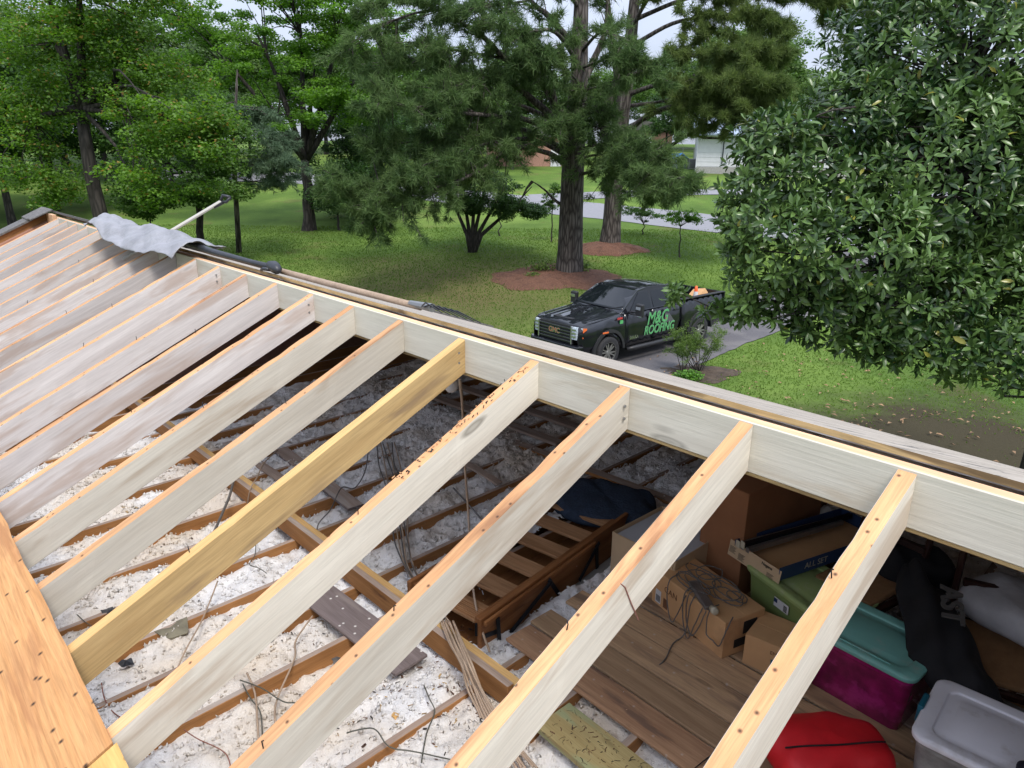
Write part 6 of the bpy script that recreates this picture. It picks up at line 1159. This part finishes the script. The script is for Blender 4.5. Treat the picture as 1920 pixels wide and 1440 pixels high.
# grille, bumper
MB().box(.93, 1.0, -.62, .62, .74, 1.22).build('grille_back', TRIM, trk, bevel=.01)
for i in range(5): MB().box(1.0, 1.045, -.60, .60, .785 + i * .085, .825 + i * .085).build('grille_bar', GRILLE, trk, bevel=.008)
for sg in (-1, 1): MB().box(.99, 1.05, min(sg * .595, sg * .635), max(sg * .595, sg * .635), .74, 1.22).build('grille_side', CHROME, trk, bevel=.01)
fm = TM @ Matrix.Translation((1.05, 0, 1.02)) @ Matrix.Rotation(R(90), 4, 'Z') @ Matrix.Rotation(R(90), 4, 'X')
text('emblem', 'GMC', CHROME, trk, fm, .19, .006, bold=.010); text('emblem', 'GMC', REDM, trk, fm @ Matrix.Translation((0, 0, .007)), .19, .001, bold=-.004)
m = MB(); m.add([(1.12, -.85, .48), (1.12, .85, .48), (1.12, .85, .72), (1.12, -.85, .72), (.95, -1.0, .48), (.95, 1.0, .48), (.95, 1.0, .74), (.95, -1.0, .74)], [(0, 1, 2, 3), (7, 6, 5, 4), (0, 4, 5, 1), (1, 5, 6, 2), (2, 6, 7, 3), (3, 7, 4, 0)]); m.build('bumper', PAINT, trk, bevel=.03)
MB().box(-5.45, -5.28, -.98, .98, .55, .75).build('rear_bumper', GRILLE, trk, bevel=.03)
# bed
MB().box(-5.25, -3.12, -.93, .93, .86, .90).build('bed_floor', LINER, trk); MB().box(-3.14, -3.09, -.93, .93, .88, 1.47).build('bed_front', LINER, trk, bevel=.01); MB().box(-5.32, -5.26, -.97, .97, .70, 1.47).build('tailgate', PAINT, trk, bevel=.015)
for sg in (-1, 1): MB().box(-5.27, -3.1, min(sg * .85, sg * 1.0), max(sg * .85, sg * 1.0), 1.465, 1.49).build('bed_rail', TRIM, trk, bevel=.008); MB().box(-5.25, -3.12, min(sg * .86, sg * .89), max(sg * .86, sg * .89), .9, 1.464).build('bed_wall', LINER, trk)
for sg in (-1, 1): MB().box(-WB - .5, -WB + .5, min(sg * .62, sg * .86), max(sg * .62, sg * .86), .90, 1.1).build('wheel_house', LINER, trk, bevel=.03)
MB().box(-5.0, .8, -.55, .55, .42, .6).build('chassis', TRIM, trk)
for cx in (0, -WB):
    for sg in (1, -1):
        WMx = TM @ Matrix.Translation((cx, sg * .90, WR)) @ Matrix.Rotation(R(-90 * sg), 4, 'X'); wh = MB().lathe([(.28, -.13), (.36, -.135), (.415, -.12), (.43, -.08), (.43, .08), (.415, .12), (.36, .135), (.28, .13)], 36).build('tyre', TYRE, trk, M=WMx, smooth=True)
        rm = MB().lathe([(.28, .128), (.265, .13), (.255, .09), (.24, .0), (.0, -.02)], 36); rmo = rm.build('rim', TRIM, wh, M=WMx, smooth=True)
        sp = MB()
        for k in range(12):
            a_ = R(k * 30 + (4 if k % 2 else -4)); Ms = Matrix.Rotation(a_, 4, 'Z'); sp.box(.05, .262, -.016, .016, .085, .112, M=Ms)
        sp.lathe([(0, .12), (.06, .118), (.075, .09), (.07, .07)], 20).lathe([(.262, .09), (.262, .126), (.28, .13), (.284, .125), (.28, .09)], 36); sp.build('spokes', plain('alloy', (.35, .35, .33), .35, .1, metal=.7) if cx == 0 and sg == 1 else bpy.data.materials['alloy'], wh, M=WMx)
        MB().lathe([(0, .0), (.2, .0), (.2, .03), (0, .03)], 16).build('brake', BLACKM, wh, M=WMx @ Matrix.Translation((0, 0, -.02)))
# door lettering (left side)
def sd(x, z, e=.0): return TM @ Matrix.Translation((x, body_half(x, z) + .037 + e, z)) @ Matrix.Rotation(R(180), 4, 'Z') @ Matrix.Rotation(R(90), 4, 'X')
for txt, x, z, sz, sh_ in (('M&G', -1.98, 1.11, .50, .22), ('ROOFING', -2.06, .80, .345, .22)):
    for mt, bo, e in ((LEDGE, .012, 0), (TRIM, .007, .0025), (LGREEN, -.001, .005)):
        mm_ = sd(x, z, e); text('lettering', txt, mt, trk, mm_ @ Matrix.Scale(.86, 4, (1, 0, 0)), sz, .001, shear=sh_, bold=bo)
m = MB().prism([(-2.30, .93), (-2.78, .90), (-2.52, 1.16), (-2.32, 1.22)], 1.0148, 1.0162); m.build('logo_roof', LGREY, trk); MB().prism([(-2.36, 1.0), (-2.42, 1.0), (-2.42, 1.1), (-2.36, 1.1)], 1.0163, 1.0175).build('logo_chimney', AMBER, trk)
MB().prism([(-.52, 1.15), (-.40, 1.15), (-.40, 1.24), (-.52, 1.24)], 1.0, 1.012).build('sticker', LGREEN, trk); MB().box(-.50, -.30, .985, 1.008, 1.27, 1.32).build('badge', REDM, trk)
text('badge', 'SIERRA', CHROME, trk, sd(-.98, .70), .12, .003, bold=.002)
# load: cone and box
cn = thing('traffic_cone', 'orange traffic cone with white band in the truck bed', 'traffic cone', TM @ Matrix.Translation((-4.30, .60, .93)) @ Matrix.Scale(1.08, 4)); ORG = plain('cone_orange', (.85, .12, .02), .5, .05)
MB().box(-.17, .17, -.17, .17, 0, .03).build('base', ORG, cn, bevel=.01); MB().lathe([(.13, .03), (.075, .35), (.045, .62), (.03, .71), (0, .71)], 20).build('cone', ORG, cn, smooth=True); MB().lathe([(.0775, .35), (.0545, .56)], 20).build('band', PAPER, cn, smooth=True)
bx = thing('tilted_carton', 'tan cardboard box tilted on its corner in the truck bed', 'cardboard box', TM @ Matrix.Translation((-4.85, .45, 1.20)) @ Matrix.Rotation(R(35), 4, 'Y') @ Matrix.Rotation(R(15), 4, 'X')); MB().box(-.17, .17, -.28, .22, -.12, .30).build('carton', CARD, bx, bevel=.006); MB().box(-.171, .171, -.06, .0, .3005, .302).build('tape', CARDP, bx)
